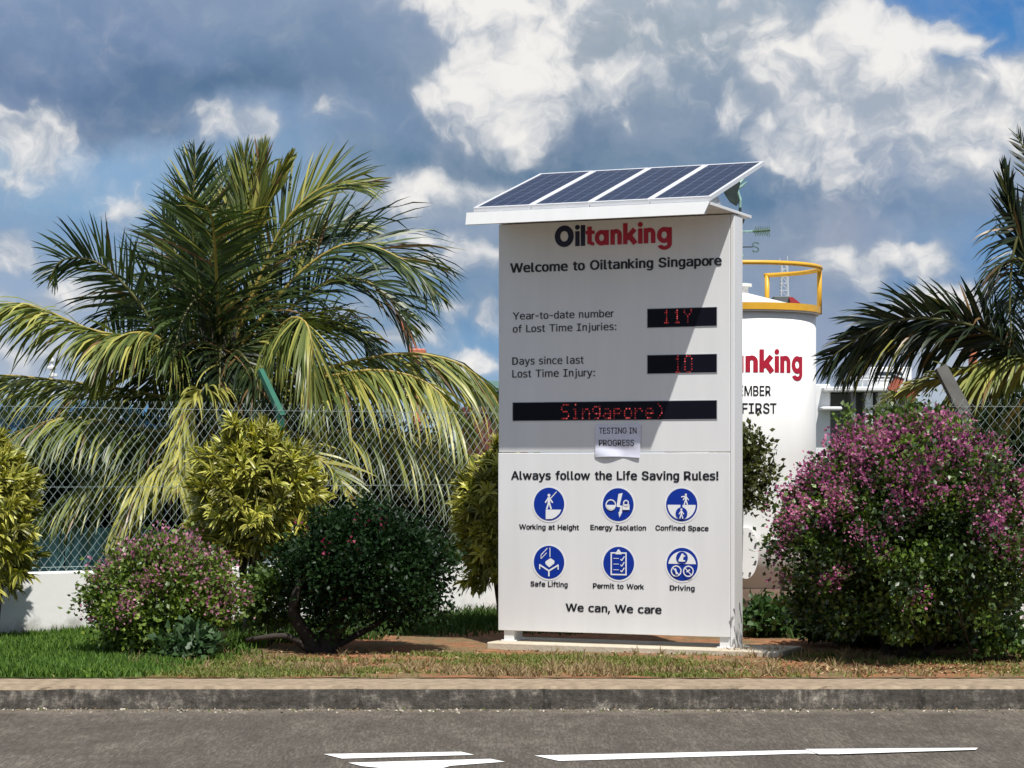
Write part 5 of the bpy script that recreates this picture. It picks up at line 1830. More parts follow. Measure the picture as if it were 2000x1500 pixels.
def build_left_palm():
    Y0 = 23.2
    b = (432, 730)
    root = P(450, 907, Y0)
    pm = empty('coconut_palm', (root.x, Y0, GZ))
    tag(pm, 'young coconut palm with a full spreading crown behind the fence', 'palm')
    inv = Matrix.Translation((root.x, Y0, GZ)).inverted()

    def fr(pts, dY, base=b, **kw):
        w = [inv @ q for q in pth(base, pts, Y0, dY)]
        frond(pm, w, seed=len(pm.children), **kw)
    # upright heart
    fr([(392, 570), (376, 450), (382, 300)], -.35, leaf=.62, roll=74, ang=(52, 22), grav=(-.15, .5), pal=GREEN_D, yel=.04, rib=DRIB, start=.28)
    fr([(424, 560), (416, 440), (402, 400)], -1.5, leaf=.8, roll=80, ang=(58, 40), grav=(.2, 1.0), pal=GREEN_D, yel=.06, start=.18)
    fr([(448, 560), (470, 440), (478, 295)], .2, leaf=.55, roll=66, ang=(36, 14), grav=(-.2, .3), pal=GREEN_M, yel=.10, start=.4)
    fr([(452, 560), (488, 420), (516, 288)], .1, leaf=.5, roll=60, ang=(26, 10), grav=(-.1, .2), pal=GREEN_M, yel=.25, start=.4)
    fr([(456, 580), (508, 420), (568, 308)], -.1, leaf=.42, roll=60, ang=(16, 8), grav=(-.1, .15), pal=GREEN_M, yel=.6, start=.4, w=.024)
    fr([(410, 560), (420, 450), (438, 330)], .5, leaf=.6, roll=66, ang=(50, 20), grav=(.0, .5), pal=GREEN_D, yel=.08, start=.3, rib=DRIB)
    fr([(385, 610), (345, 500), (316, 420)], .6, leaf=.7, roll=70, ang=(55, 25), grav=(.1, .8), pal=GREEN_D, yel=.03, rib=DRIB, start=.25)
    # right hand fronds
    fr([(500, 560), (560, 430), (640, 362), (728, 366)], -.3, leaf=.70, roll=48, ang=(46, 20), grav=(.1, .9), pal=GREEN_M, yel=.15, start=.3)
    fr([(500, 580), (570, 490), (650, 440), (720, 440)], .7, leaf=.75, roll=52, ang=(50, 24), grav=(.2, 1.0), pal=GREEN_D, yel=.08, start=.25)
    fr([(520, 610), (600, 520), (690, 475), (790, 510), (850, 575)], -.5, leaf=.92, roll=42, ang=(56, 18), grav=(.4, 1.5), pal=GREEN_D, yel=.10, start=.22, n=80)
    fr([(530, 640), (620, 560), (700, 545), (770, 590), (800, 650)], .5, leaf=.85, roll=36, ang=(58, 28), grav=(.5, 1.7), pal=GREEN_D, yel=.08, start=.25)
    fr([(505, 683), (545, 640), (578, 620), (604, 646), (612, 742), (606, 800)], -1.0, leaf=0.96, roll=15, ang=(66, 40), grav=(1.2, 2.6), pal=GREEN_M, yel=.30, n=100, sag=.55, start=.15)
    fr([(540, 752), (640, 735), (740, 723), (830, 746), (885, 806), (905, 880)], -.6, leaf=1.02, roll=12, ang=(66, 36), grav=(1.0, 2.4), pal=GREEN_M, yel=.32, n=100, sag=.55, start=.18)
    fr([(560, 740), (680, 708), (800, 690), (900, 712), (960, 768), (990, 830)], .3, leaf=1.00, roll=14, ang=(62, 34), grav=(.9, 2.2), pal=GREEN_M, yel=.30, n=100, sag=.55, start=.2)
    fr([(520, 700), (600, 640), (680, 640), (740, 700)], 1.0, leaf=.8, roll=30, ang=(60, 36), grav=(.8, 2.0), pal=GREEN_D, yel=.05, start=.2)
    # left hand fronds
    fr([(323, 664), (275, 595), (227, 540), (176, 507), (121, 508), (96, 545)], -.2, leaf=.58, roll=58, ang=(68, 34), grav=(.1, 1.0), pal=GREEN_D, yel=.05, start=.22, n=72, rib=DRIB)
    fr([(350, 690), (300, 668), (180, 645), (90, 607), (20, 592), (-50, 612)], -.6, leaf=.88, roll=16, ang=(64, 38), grav=(.9, 2.1), pal=GREEN_M, yel=.28, start=.16, n=100, sag=.45)
    fr([(360, 700), (300, 655), (240, 655), (200, 700)], -.9, leaf=0.96, roll=20, ang=(60, 36), grav=(1.0, 2.2), pal=GREEN_M, yel=.22, n=100, sag=.55, start=.15)
    fr([(350, 775), (250, 762), (130, 745), (0, 733), (-90, 748)], .1, leaf=0.92, roll=14, ang=(60, 38), grav=(1.0, 2.2), pal=GREEN_M, yel=.22, n=100, sag=.55, start=.2)
    fr([(360, 640), (290, 570), (230, 590), (190, 650)], .8, leaf=.75, roll=40, ang=(60, 34), grav=(.6, 1.6), pal=GREEN_D, yel=.05, start=.2)
    # lower fronds, some hanging out over the fence
    fr([(432, 752), (388, 768), (364, 822), (350, 900), (346, 960)], -2.9, leaf=0.79, roll=10, ang=(60, 40), grav=(.9, 2.0), pal=YELLOW, yel=.5, n=100, sag=.55, start=.12, w=.016, upl=1.1)
    fr([(430, 800), (400, 860), (348, 889), (311, 911), (282, 951), (222, 1045)], -1.2, leaf=0.79, roll=10, ang=(56, 40), grav=(1.0, 2.2), pal=YELLOW, yel=.4, n=100, sag=.55, start=.3, w=.016)
    fr([(400, 790), (330, 840), (250, 834), (176, 818), (110, 818), (26, 846)], -.6, leaf=0.95, roll=12, ang=(66, 46), grav=(1.2, 2.6), pal=GREEN_M, yel=.22, n=100, sag=.55, start=.25)
    fr([(400, 830), (350, 900), (256, 908), (198, 930), (147, 955), (80, 1005)], -.5, leaf=0.90, roll=12, ang=(62, 44), grav=(1.0, 2.4), pal=GREEN_M, yel=.40, n=100, sag=.55, start=.25)
    fr([(480, 800), (540, 850), (600, 880), (655, 925), (692, 990)], -1.4, leaf=.55, roll=14, ang=(46, 30), grav=(.4, 1.4), pal=GREEN_M, yel=.6, start=.25)
    fr([(500, 790), (580, 850), (650, 843), (740, 838), (820, 858), (880, 925), (905, 1060)], -.3, leaf=0.96, roll=12, ang=(64, 44), grav=(1.2, 2.6), pal=GREEN_M, yel=.22, n=100, sag=.55, start=.3)
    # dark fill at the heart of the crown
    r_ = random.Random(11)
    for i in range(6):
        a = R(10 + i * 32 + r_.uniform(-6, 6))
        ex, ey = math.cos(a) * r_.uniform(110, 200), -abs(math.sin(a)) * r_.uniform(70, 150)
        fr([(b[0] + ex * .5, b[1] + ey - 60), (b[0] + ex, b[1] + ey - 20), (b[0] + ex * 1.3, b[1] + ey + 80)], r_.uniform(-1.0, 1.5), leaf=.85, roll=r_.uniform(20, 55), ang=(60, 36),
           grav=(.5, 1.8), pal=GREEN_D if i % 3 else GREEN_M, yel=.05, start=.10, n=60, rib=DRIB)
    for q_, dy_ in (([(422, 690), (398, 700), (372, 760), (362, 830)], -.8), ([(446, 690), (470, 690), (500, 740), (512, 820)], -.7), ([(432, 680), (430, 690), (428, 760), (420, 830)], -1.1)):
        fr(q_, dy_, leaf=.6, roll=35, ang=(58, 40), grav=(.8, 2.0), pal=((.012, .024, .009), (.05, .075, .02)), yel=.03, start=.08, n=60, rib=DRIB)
    # trunk
    mb = MB()
    top = inv @ P(432, 735, Y0)
    pts, rs = [], []
    for i in range(24):
        t = i / 23
        pts.append((top.x * t * t, 0, -.05 + (top.z + .15) * t))
        rs.append(.17 - .06 * t + (.008 if i % 2 else 0) + .05 * max(0, .15 - t) * 4)
    mb.tube(pts, rs, 14)
    mb.build('trunk', mat('palm_bark', (.065, .052, .04), .9, .35, 10, bump=.6, bscale=25), pm, smooth=True)
    # leaf sheaths at the crown
    mb = MB()
    for i in range(10):
        a = R(i * 36)
        mb.tube([Vector((top.x, 0, top.z - .25)) + Vector((math.cos(a), math.sin(a), 0)) * .09, Vector((top.x, 0, top.z + .1)) + Vector((math.cos(a), math.sin(a), 0)) * .12,
                 Vector((top.x, 0, top.z + .5)) + Vector((math.cos(a), math.sin(a), 0)) * .2], [.05, .04, .02], 7)
    mb.build('leaf_sheath', mat('sheath_brown', (.035, .030, .014), .8, .4, 12), pm, smooth=True)


def build_right_palm():
    Y0 = 19.6
    b = (2068, 720)
    root = P(2085, 907, Y0 + .2)
    pm = empty('coconut_palm', (root.x, root.y, GZ))
    tag(pm, 'dark coconut palm at the right edge arching over the bougainvillea', 'palm')
    inv = Matrix.Translation((root.x, root.y, GZ)).inverted()

    def fr(pts, dY, base=b, **kw):
        w = [inv @ q for q in pth(base, pts, Y0, dY)]
        frond(pm, w, seed=40 + len(pm.children), **kw)
    fr([(1990, 690), (1935, 652), (1870, 628), (1780, 622), (1700, 645), (1612, 706)], -.3, leaf=.50, roll=58, ang=(46, 24), grav=(.2, 1.3), pal=((.008, .016, .008), (.030, .046, .016)), yel=.02, start=.12, n=100, rib=DRIB, w=.0145, upl=1.4)  # near-black palette: silhouette shade is put into the leaf colour
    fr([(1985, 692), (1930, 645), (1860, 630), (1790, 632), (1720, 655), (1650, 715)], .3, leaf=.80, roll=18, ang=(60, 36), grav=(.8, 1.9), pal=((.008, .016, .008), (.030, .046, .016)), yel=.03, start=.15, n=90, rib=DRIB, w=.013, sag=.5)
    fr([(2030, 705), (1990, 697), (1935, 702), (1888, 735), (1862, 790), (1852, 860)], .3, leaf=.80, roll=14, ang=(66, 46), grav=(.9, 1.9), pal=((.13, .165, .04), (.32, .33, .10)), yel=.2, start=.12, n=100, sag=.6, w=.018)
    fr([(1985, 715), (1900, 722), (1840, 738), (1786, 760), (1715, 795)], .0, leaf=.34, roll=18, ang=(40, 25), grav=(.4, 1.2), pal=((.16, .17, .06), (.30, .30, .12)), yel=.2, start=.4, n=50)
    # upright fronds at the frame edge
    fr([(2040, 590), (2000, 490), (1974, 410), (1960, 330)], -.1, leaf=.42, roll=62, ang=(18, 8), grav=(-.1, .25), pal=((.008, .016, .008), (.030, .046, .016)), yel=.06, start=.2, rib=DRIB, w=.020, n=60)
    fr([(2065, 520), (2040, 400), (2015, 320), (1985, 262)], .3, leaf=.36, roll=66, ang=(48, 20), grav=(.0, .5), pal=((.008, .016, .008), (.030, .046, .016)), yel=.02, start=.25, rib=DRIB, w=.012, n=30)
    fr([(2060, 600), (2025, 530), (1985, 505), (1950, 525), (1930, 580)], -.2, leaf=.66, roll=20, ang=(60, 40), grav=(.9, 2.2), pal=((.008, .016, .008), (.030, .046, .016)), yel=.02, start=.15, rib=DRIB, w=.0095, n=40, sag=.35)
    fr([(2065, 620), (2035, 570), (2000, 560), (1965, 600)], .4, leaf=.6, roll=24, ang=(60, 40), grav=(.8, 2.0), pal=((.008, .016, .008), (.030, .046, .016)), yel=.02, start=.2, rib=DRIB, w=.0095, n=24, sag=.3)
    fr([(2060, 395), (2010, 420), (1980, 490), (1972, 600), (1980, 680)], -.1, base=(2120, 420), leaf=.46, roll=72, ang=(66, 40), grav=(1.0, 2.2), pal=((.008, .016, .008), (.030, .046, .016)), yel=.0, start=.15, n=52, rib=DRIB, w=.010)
    fr([(2100, 580), (2130, 450), (2180, 380)], .0, leaf=.7, roll=50, ang=(50, 24), grav=(.3, 1.2), pal=((.008, .016, .008), (.030, .046, .016)), yel=.05, start=.2, rib=DRIB)
    fr([(2130, 660), (2220, 640), (2320, 720)], .0, leaf=.7, roll=30, ang=(58, 30), grav=(.6, 1.6), pal=GREEN_M, yel=.1, start=.2)
    fr([(2090, 700), (2120, 720), (2160, 820)], -1.2, leaf=.7, roll=30, ang=(58, 30), grav=(.6, 1.6), pal=GREEN_M, yel=.2, start=.2)
    fr([(2040, 740), (1990, 790), (1950, 860), (1930, 960)], .5, leaf=.6, roll=25, ang=(55, 35), grav=(.7, 1.8), pal=GREEN_M, yel=.1, start=.3, n=50)
    mb = MB()
    top = inv @ P(2068, 725, Y0)
    pts, rs = [], []
    for i in range(22):
        t = i / 21
        pts.append((top.x * t * t, top.y * t, -.05 + (top.z + .1) * t))
        rs.append(.15 - .05 * t + (.007 if i % 2 else 0))
    mb.tube(pts, rs, 14)
    mb.build('trunk', mat('palm_bark', (.065, .052, .04), .9, .35, 10, bump=.6, bscale=25), pm, smooth=True)


build_left_palm()
build_right_palm()

# ------------------------------------------------------------------ shrubs
def bumpy_dir(n, r, zmin=-1.0):
    d = nrm(r.normal(0, 1, (n, 3)))
    d[:, 2] = np.where(d[:, 2] < zmin, -d[:, 2], d[:, 2])
    return d


def leafy_shrub(name, label, cat, px, py, rx, ry, Y, n_clump, n_leaf, size, pal, stems, group=None, flowers=None, dep=.85, seed=0, bottom=-.75, clump_r=.13, power=1.0, shell=(.55, 1.0), mat_name='shrub_leaf', spec=.4, flo_spread=.05, lumpy=1.0, dark=1.4, zmin=.03):
    """Round bush of small ovate leaves in clumps; stems: list of pixel paths with radii."""
    r = np.random.default_rng(seed)
    c = P(px, py, Y)
    k = F / Y
    A = np.array([rx / k, rx / k * dep, ry / k])
    e = empty(name, (c.x, Y, GZ))
    tag(e, label, cat, group)
    cen = np.array([0, 0, c.z - GZ])
    d = bumpy_dir(n_clump, r, bottom)
    lump = 1 + lumpy * (.08 * np.sin(d[:, 0] * 7 + seed) * np.cos(d[:, 2] * 8 + 1) + .06 * np.sin(d[:, 1] * 9 + d[:, 0] * 11 + d[:, 2] * 5))
    rad = r.uniform(shell[0] ** 3, shell[1] ** 3, n_clump) ** (1 / 3)
    rad = np.where(r.uniform(0, 1, n_clump) < .05, r.uniform(1.03, 1.15, n_clump), rad)
    cc = d * (rad * lump)[:, None] * A
    out = nrm(d / A)
    tone = r.uniform(0, 1, n_clump)
    idx = r.integers(0, n_clump, n_leaf)
    p = cc[idx] + r.normal(0, clump_r * .5, (n_leaf, 3))
    p[:, 2] = np.maximum(p[:, 2] + cen[2], zmin + np.abs(r.normal(0, .05, n_leaf)))
    p[:, :2] += cen[:2]
    D = out[idx] * .7 + r.normal(0, .75, (n_leaf, 3)) + np.array([0, 0, .1])
    Wd = r.normal(0, 1, (n_leaf, 3))
    t = np.clip(tone[idx] * .6 + r.uniform(0, .4, n_leaf), 0, 1)[:, None] ** dark
    col = np.array(pal[0]) * (1 - t) + np.array(pal[1]) * t
    L1 = size * r.uniform(.65, 1.3, n_leaf)
    V, Q, C = diamonds(p, D, Wd, L1, L1 * .34, col)
    np_mesh('foliage', V, Q, leaf_mat(mat_name, .42, .2, spec), e, cols=C)
    if flowers:
        nf, per, fs, fpal, zone = flowers
        keep = np.where((rad > .72) & zone(d, r))[0]
        ch = r.choice(keep, nf)
        base = d[ch] * ((1.0 + r.uniform(-.06, .09, nf)) * lump[ch])[:, None] * A + r.normal(0, flo_spread, (nf, 3))
        ii = np.repeat(np.arange(nf), per)
        m = len(ii)
        p = base[ii] + r.normal(0, .034, (m, 3))
        p[:, 2] += cen[2]
        D = out[ch][ii] + r.normal(0, .7, (m, 3))
        t = np.clip(r.uniform(0, 1, nf)[ii] * .6 + r.uniform(0, .4, m), 0, 1)[:, None]
        col = np.array(fpal[0]) * (1 - t) + np.array(fpal[1]) * t
        L1 = fs * r.uniform(.7, 1.25, m)
        wr = r.normal(0, 1, (m, 3))
        if nf <= 30:
            for q in range(nf):
                z_ = slice(q * per, (q + 1) * per)
                V, Q, C = diamonds(p[z_], D[z_], wr[z_], L1[z_], L1[z_] * .42, col[z_], .35)
                np_mesh('flower_cluster', V, Q, leaf_mat('bract', .6, .35, .2), e, cols=C)
        else:
            V, Q, C = diamonds(p, D, wr, L1, L1 * .42, col, .35)
            np_mesh('flowers', V, Q, leaf_mat('bract', .6, .35, .2), e, cols=C)
    mb = MB()
    for path, r0, r1, dy in stems:
        q = []
        for i, (a, b) in enumerate(path):
            w = P(a, b, Y + dy * i / max(1, len(path) - 1))
            q.append((w.x - c.x, w.y - Y, w.z - GZ))
        q = [tuple(x) for x in catmull(q, 10)]
        mb.tube(q, [r0 + (r1 - r0) * i / 9 for i in range(10)], 8)
    if stems:
        mb.build('trunk', mat('shrub_bark', (.032, .025, .020), .9, .3, 20, bump=.6, bscale=40), e, smooth=True)
    return e


def rosette_shrub(label, px, py, rx, ry, Y, n_ros, seed, stems, group='yellow green variegated shrubs along the fence', dep=.9, bottom=-.55):
    """Shrub of narrow variegated leaves set in rosettes."""
    r = np.random.default_rng(seed)
    c = P(px, py, Y)
    k = F / Y
    A = np.array([rx / k, rx / k * dep, ry / k])
    e = empty('variegated_shrub', (c.x, Y, GZ))
    tag(e, label, 'shrub', group)
    cz = c.z - GZ
    d = bumpy_dir(n_ros, r, bottom)
    lump = 1 + .05 * np.sin(d[:, 0] * 11 + seed) * np.sin(d[:, 2] * 9) + .06 * np.sin(d[:, 0] * 4 + seed) * np.cos(d[:, 2] * 5 + seed * 2)
    rad = r.uniform(.62 ** 3, 1, n_ros) ** (1 / 3)
    rad = np.where(r.uniform(0, 1, n_ros) < .07, r.uniform(1.03, 1.16, n_ros), rad)
    cc = d * (rad * lump)[:, None] * A
    axis = nrm(d + np.array([0, 0, .35]) + r.normal(0, .25, (n_ros, 3)))
    per = 15
    ii = np.repeat(np.arange(n_ros), per)
    m = len(ii)
    ax = axis[ii]
    ref = nrm(np.cross(ax, r.normal(0, 1, (m, 3))))
    ph = np.tile(np.linspace(0, 1, per), n_ros)
    op = .35 + 1.15 * ph + r.normal(0, .15, m)
    D = ax * np.cos(op)[:, None] + ref * np.sin(op)[:, None]
    P0 = cc[ii] - ax * (ph * .05)[:, None]
    P0[:, 2] += cz
    Wd = np.cross(ax, ref)
    sh = r.uniform(.38, 1.2, n_ros)[ii][:, None]
    mid = np.array([(.17, .20, .025)]) * sh * r.uniform(.6, 1.3, (m, 1))
    edge = np.array([(.72, .66, .13)]) * sh * r.uniform(.75, 1.15, (m, 1))
    edge = np.where(r.uniform(0, 1, (m, 1)) < .22, np.array([(.20, .22, .035)]) * sh, edge)
    V, Q, C = ribbons(P0, D, Wd, r.uniform(.09, .15, m), r.uniform(.010, .0155, m), [.6, 1, .85, .05], r.uniform(.3, 1.3, m), mid, edge=edge[:, :], fold=.45)
    np_mesh('foliage', V, Q, leaf_mat('variegated_leaf', .36, .2, .45), e, cols=C)
    mb = MB()
    for path, r0, r1, dy in stems:
        q = []
        for i, (a, b) in enumerate(path):
            w = P(a, b, Y + dy * i / max(1, len(path) - 1))
            q.append((w.x - c.x, w.y - Y, w.z - GZ))
        q = [tuple(x) for x in catmull(q, 10)]
        mb.tube(q, [r0 + (r1 - r0) * i / 9 for i in range(10)], 8)
    mb.build('trunk', mat('grey_stem', (.085, .07, .055), .9, .3, 20, bump=.6, bscale=40), e, smooth=True)


def fan(px, top, bot, n, spread, seed, r0=.028):
    r = random.Random(seed)
    out = []
    for i in range(n):
        x0 = px + r.uniform(-.35, .35) * spread
        x1 = px + (i / (n - 1) - .5) * 2.6 * spread
        out.append(([(x0, bot), ((x0 * 2 + x1) / 3 + r.uniform(-4, 4), (bot * 2 + top) / 3), (x1, top)], r0 * r.uniform(.7, 1.2), r0 * .5, r.uniform(-.2, .2)))
    return out


rosette_shrub('yellow green variegated shrub between the pink bush and the dark green bush', 500, 980, 126, 146, 18.9, 540, 5, fan(490, 1010, 1262, 7, 24, 1), bottom=-.88)
rosette_shrub('yellow green variegated shrub cut off by the left edge of the photo', -22, 1005, 94, 160, 18.4, 430, 6, fan(-18, 1100, 1262, 5, 20, 2), bottom=-.95)
rosette_shrub('yellow green variegated shrub half hidden behind the left edge of the sign', 975, 1020, 84, 142, 19.9, 420, 7, fan(985, 1080, 1235, 5, 20, 3), bottom=-.9)

BOUG = ((.010, .026, .006), (.17, .27, .035))
leafy_shrub('bougainvillea_bush', 'large bougainvillea covered in magenta flowers right of the sign', 'bush', 1774, 1058, 238, 218, 17.0, 640, 72000, .042, BOUG,
            [([(1740, 1310), (1720, 1240), (1650, 1120)], .035, .015, 0), ([(1760, 1310), (1770, 1220), (1790, 1080)], .04, .015, 0), ([(1790, 1305), (1840, 1230), (1900, 1120)], .03, .012, -.1),
             ([(1815, 1282), (1800, 1250), (1780, 1215)], .008, .006, -.75), ([(1910, 1310), (1890, 1250), (1870, 1190)], .008, .006, -.75)],
            flowers=(2000, 8, .027, ((.17, .018, .12), (.64, .25, .38)), lambda d, r: (d[:, 2] > .06 + .30 * r.normal(0, 1, len(d)))), seed=3, dep=.95, bottom=-.92, flo_spread=.035, lumpy=.75, shell=(.4, 1.0), dark=2.3, zmin=.13, spec=.5)
leafy_shrub('bougainvillea_bush', 'low bougainvillea with sparse pink flowers on the left grass', 'bush', 315, 1176, 138, 98, 17.3, 260, 21000, .042, ((.035, .07, .010), (.22, .31, .045)),
            [([(320, 1290), (300, 1230), (260, 1160)], .025, .01, 0), ([(330, 1290), (340, 1230), (380, 1160)], .025, .01, 0)],
            flowers=(700, 6, .027, ((.30, .07, .17), (.62, .32, .40)), lambda d, r: (d[:, 2] > .1 + .35 * r.normal(0, 1, len(d)))), seed=4, bottom=-.9)
leafy_shrub('dark_green_bush', 'dark green dome shaped bush on a crooked trunk left of the sign', 'bush', 718, 1114, 148, 106, 17.6, 330, 30000, .040, ((.005, .016, .006), (.024, .055, .014)),
            [([(636, 1285), (650, 1235), (692, 1180), (700, 1120)], .095, .05, .1), ([(622, 1280), (598, 1240), (572, 1190), (590, 1130)], .07, .03, -.1),
             ([(640, 1270), (740, 1215), (800, 1160)], .03, .015, .3), ([(650, 1272), (600, 1268), (560, 1242), (480, 1250)], .035, .018, -.25)],
            flowers=(9, 8, .028, ((.22, .02, .06), (.40, .08, .14)), lambda d, r: (d[:, 1] < .2)), seed=5, bottom=-.88, mat_name='dark_shrub_leaf', spec=.15, lumpy=1.7)
leafy_shrub('round_shrub', 'small round olive green shrub between the sign and the white tank', 'shrub', 1446, 930, 64, 78, 20.6, 110, 5200, .05, ((.03, .04, .010), (.12, .13, .03)),
            [([(1440, 1210), (1445, 1100), (1448, 980)], .03, .02, 0)], seed=8, bottom=-.8)
leafy_shrub('leafy_plant', 'small light green leafy plant between the pink bush and the dark bush', 'plant', 525, 1180, 46, 58, 17.9, 50, 1500, .06, ((.04, .08, .015), (.15, .22, .045)),
            [([(525, 1260), (522, 1220), (520, 1180)], .008, .005, 0), ([(530, 1260), (540, 1220), (548, 1180)], .008, .005, 0)], seed=9, clump_r=.10)
leafy_shrub('leafy_plant', 'low dark green plant at the foot of the pink bush by the kerb', 'plant', 375, 1268, 46, 34, 16.75, 30, 700, .075, ((.025, .06, .02), (.08, .14, .05)),
            [([(372, 1300), (370, 1280), (368, 1262)], .006, .004, 0)], seed=10, clump_r=.09)
leafy_shrub('leafy_plant', 'low green plant beside the stone behind the right leg of the sign', 'plant', 1490, 1212, 36, 30, 18.9, 30, 900, .07, ((.02, .055, .012), (.07, .13, .03)),
            [([(1490, 1245), (1488, 1225), (1486, 1205)], .006, .004, 0)], seed=11, clump_r=.09)
leafy_shrub('leafy_plant', 'low green plant at the right edge under the large bougainvillea', 'plant', 1965, 1262, 62, 34, 16.9, 40, 1000, .055, ((.03, .07, .012), (.12, .19, .03)),
            [([(1965, 1300), (1962, 1280), (1960, 1260)], .006, .004, 0)], seed=12, clump_r=.10)
leafy_shrub('climbing_shrub', 'bright green climbing shrub behind the top of the large bougainvillea', 'shrub', 1790, 868, 88, 62, 18.4, 120, 5200, .05, ((.03, .055, .010), (.12, .17, .03)),
            [([(1815, 1200), (1818, 1050), (1815, 880)], .02, .01, 0)], seed=13, clump_r=.12)
leafy_shrub('shade_fill_shrub', 'dark low shrub added for the shade behind the stems of the large bougainvillea', 'shrub', 1775, 1195, 215, 88, 18.1, 160, 13000, .06, ((.006, .016, .006), (.03, .06, .014)),  # added shrub, dark leaves stand in for the shade under the bougainvillea
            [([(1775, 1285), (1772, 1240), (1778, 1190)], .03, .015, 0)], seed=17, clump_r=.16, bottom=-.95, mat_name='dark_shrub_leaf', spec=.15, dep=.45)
# bushes behind the fence; palm shade is put into the dark leaf colours
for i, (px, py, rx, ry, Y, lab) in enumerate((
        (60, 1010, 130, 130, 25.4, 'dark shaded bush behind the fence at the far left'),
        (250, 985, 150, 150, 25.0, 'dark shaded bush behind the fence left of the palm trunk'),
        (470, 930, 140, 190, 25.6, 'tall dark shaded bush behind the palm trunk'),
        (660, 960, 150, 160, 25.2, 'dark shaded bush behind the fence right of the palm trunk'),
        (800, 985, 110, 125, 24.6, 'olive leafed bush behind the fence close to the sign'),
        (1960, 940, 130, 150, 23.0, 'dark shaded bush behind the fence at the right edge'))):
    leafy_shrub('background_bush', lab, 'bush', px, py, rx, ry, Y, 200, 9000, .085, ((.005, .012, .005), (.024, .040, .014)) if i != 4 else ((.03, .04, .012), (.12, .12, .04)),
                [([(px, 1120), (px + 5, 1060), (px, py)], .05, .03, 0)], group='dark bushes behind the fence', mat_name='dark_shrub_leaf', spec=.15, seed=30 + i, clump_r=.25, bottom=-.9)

# stone
def stone(label, px, py, Y, rx, ry, seed, col):
    r = np.random.default_rng(seed)
    c = P(px, py, Y)
    k = F / Y
    mb = MB()
    n, m = 14, 9
    vs, fs = [], []
    for j in range(m + 1):
        th = math.pi * j / m
        for i in range(n):
            a = 2 * math.pi * i / n
            q = 1 + .16 * math.sin(a * 2 + seed) * math.sin(th) + .10 * math.cos(a * 3 + th * 4)
            vs.append((rx / k * q * math.sin(th) * math.cos(a), rx / k * .8 * q * math.sin(th) * math.sin(a), ry / k * q * math.cos(th)))
    for j in range(m):
        for i in range(n):
            fs.append((j * n + i, (j + 1) * n + i, (j + 1) * n + (i + 1) % n, j * n + (i + 1) % n))
    mb.add(vs, fs)
    o = mb.build('stone', mat('stone_' + str(seed), col, .9, .25, 14, bump=.7, bscale=30), smooth=True)
    o.location = (c.x, Y, GZ + ry / k * .55)
    tag(o, label, 'stone')


stone('rounded tan stone behind the right leg of the sign', 1453, 1225, 18.9, 17, 22, 1, (.30, .23, .17))

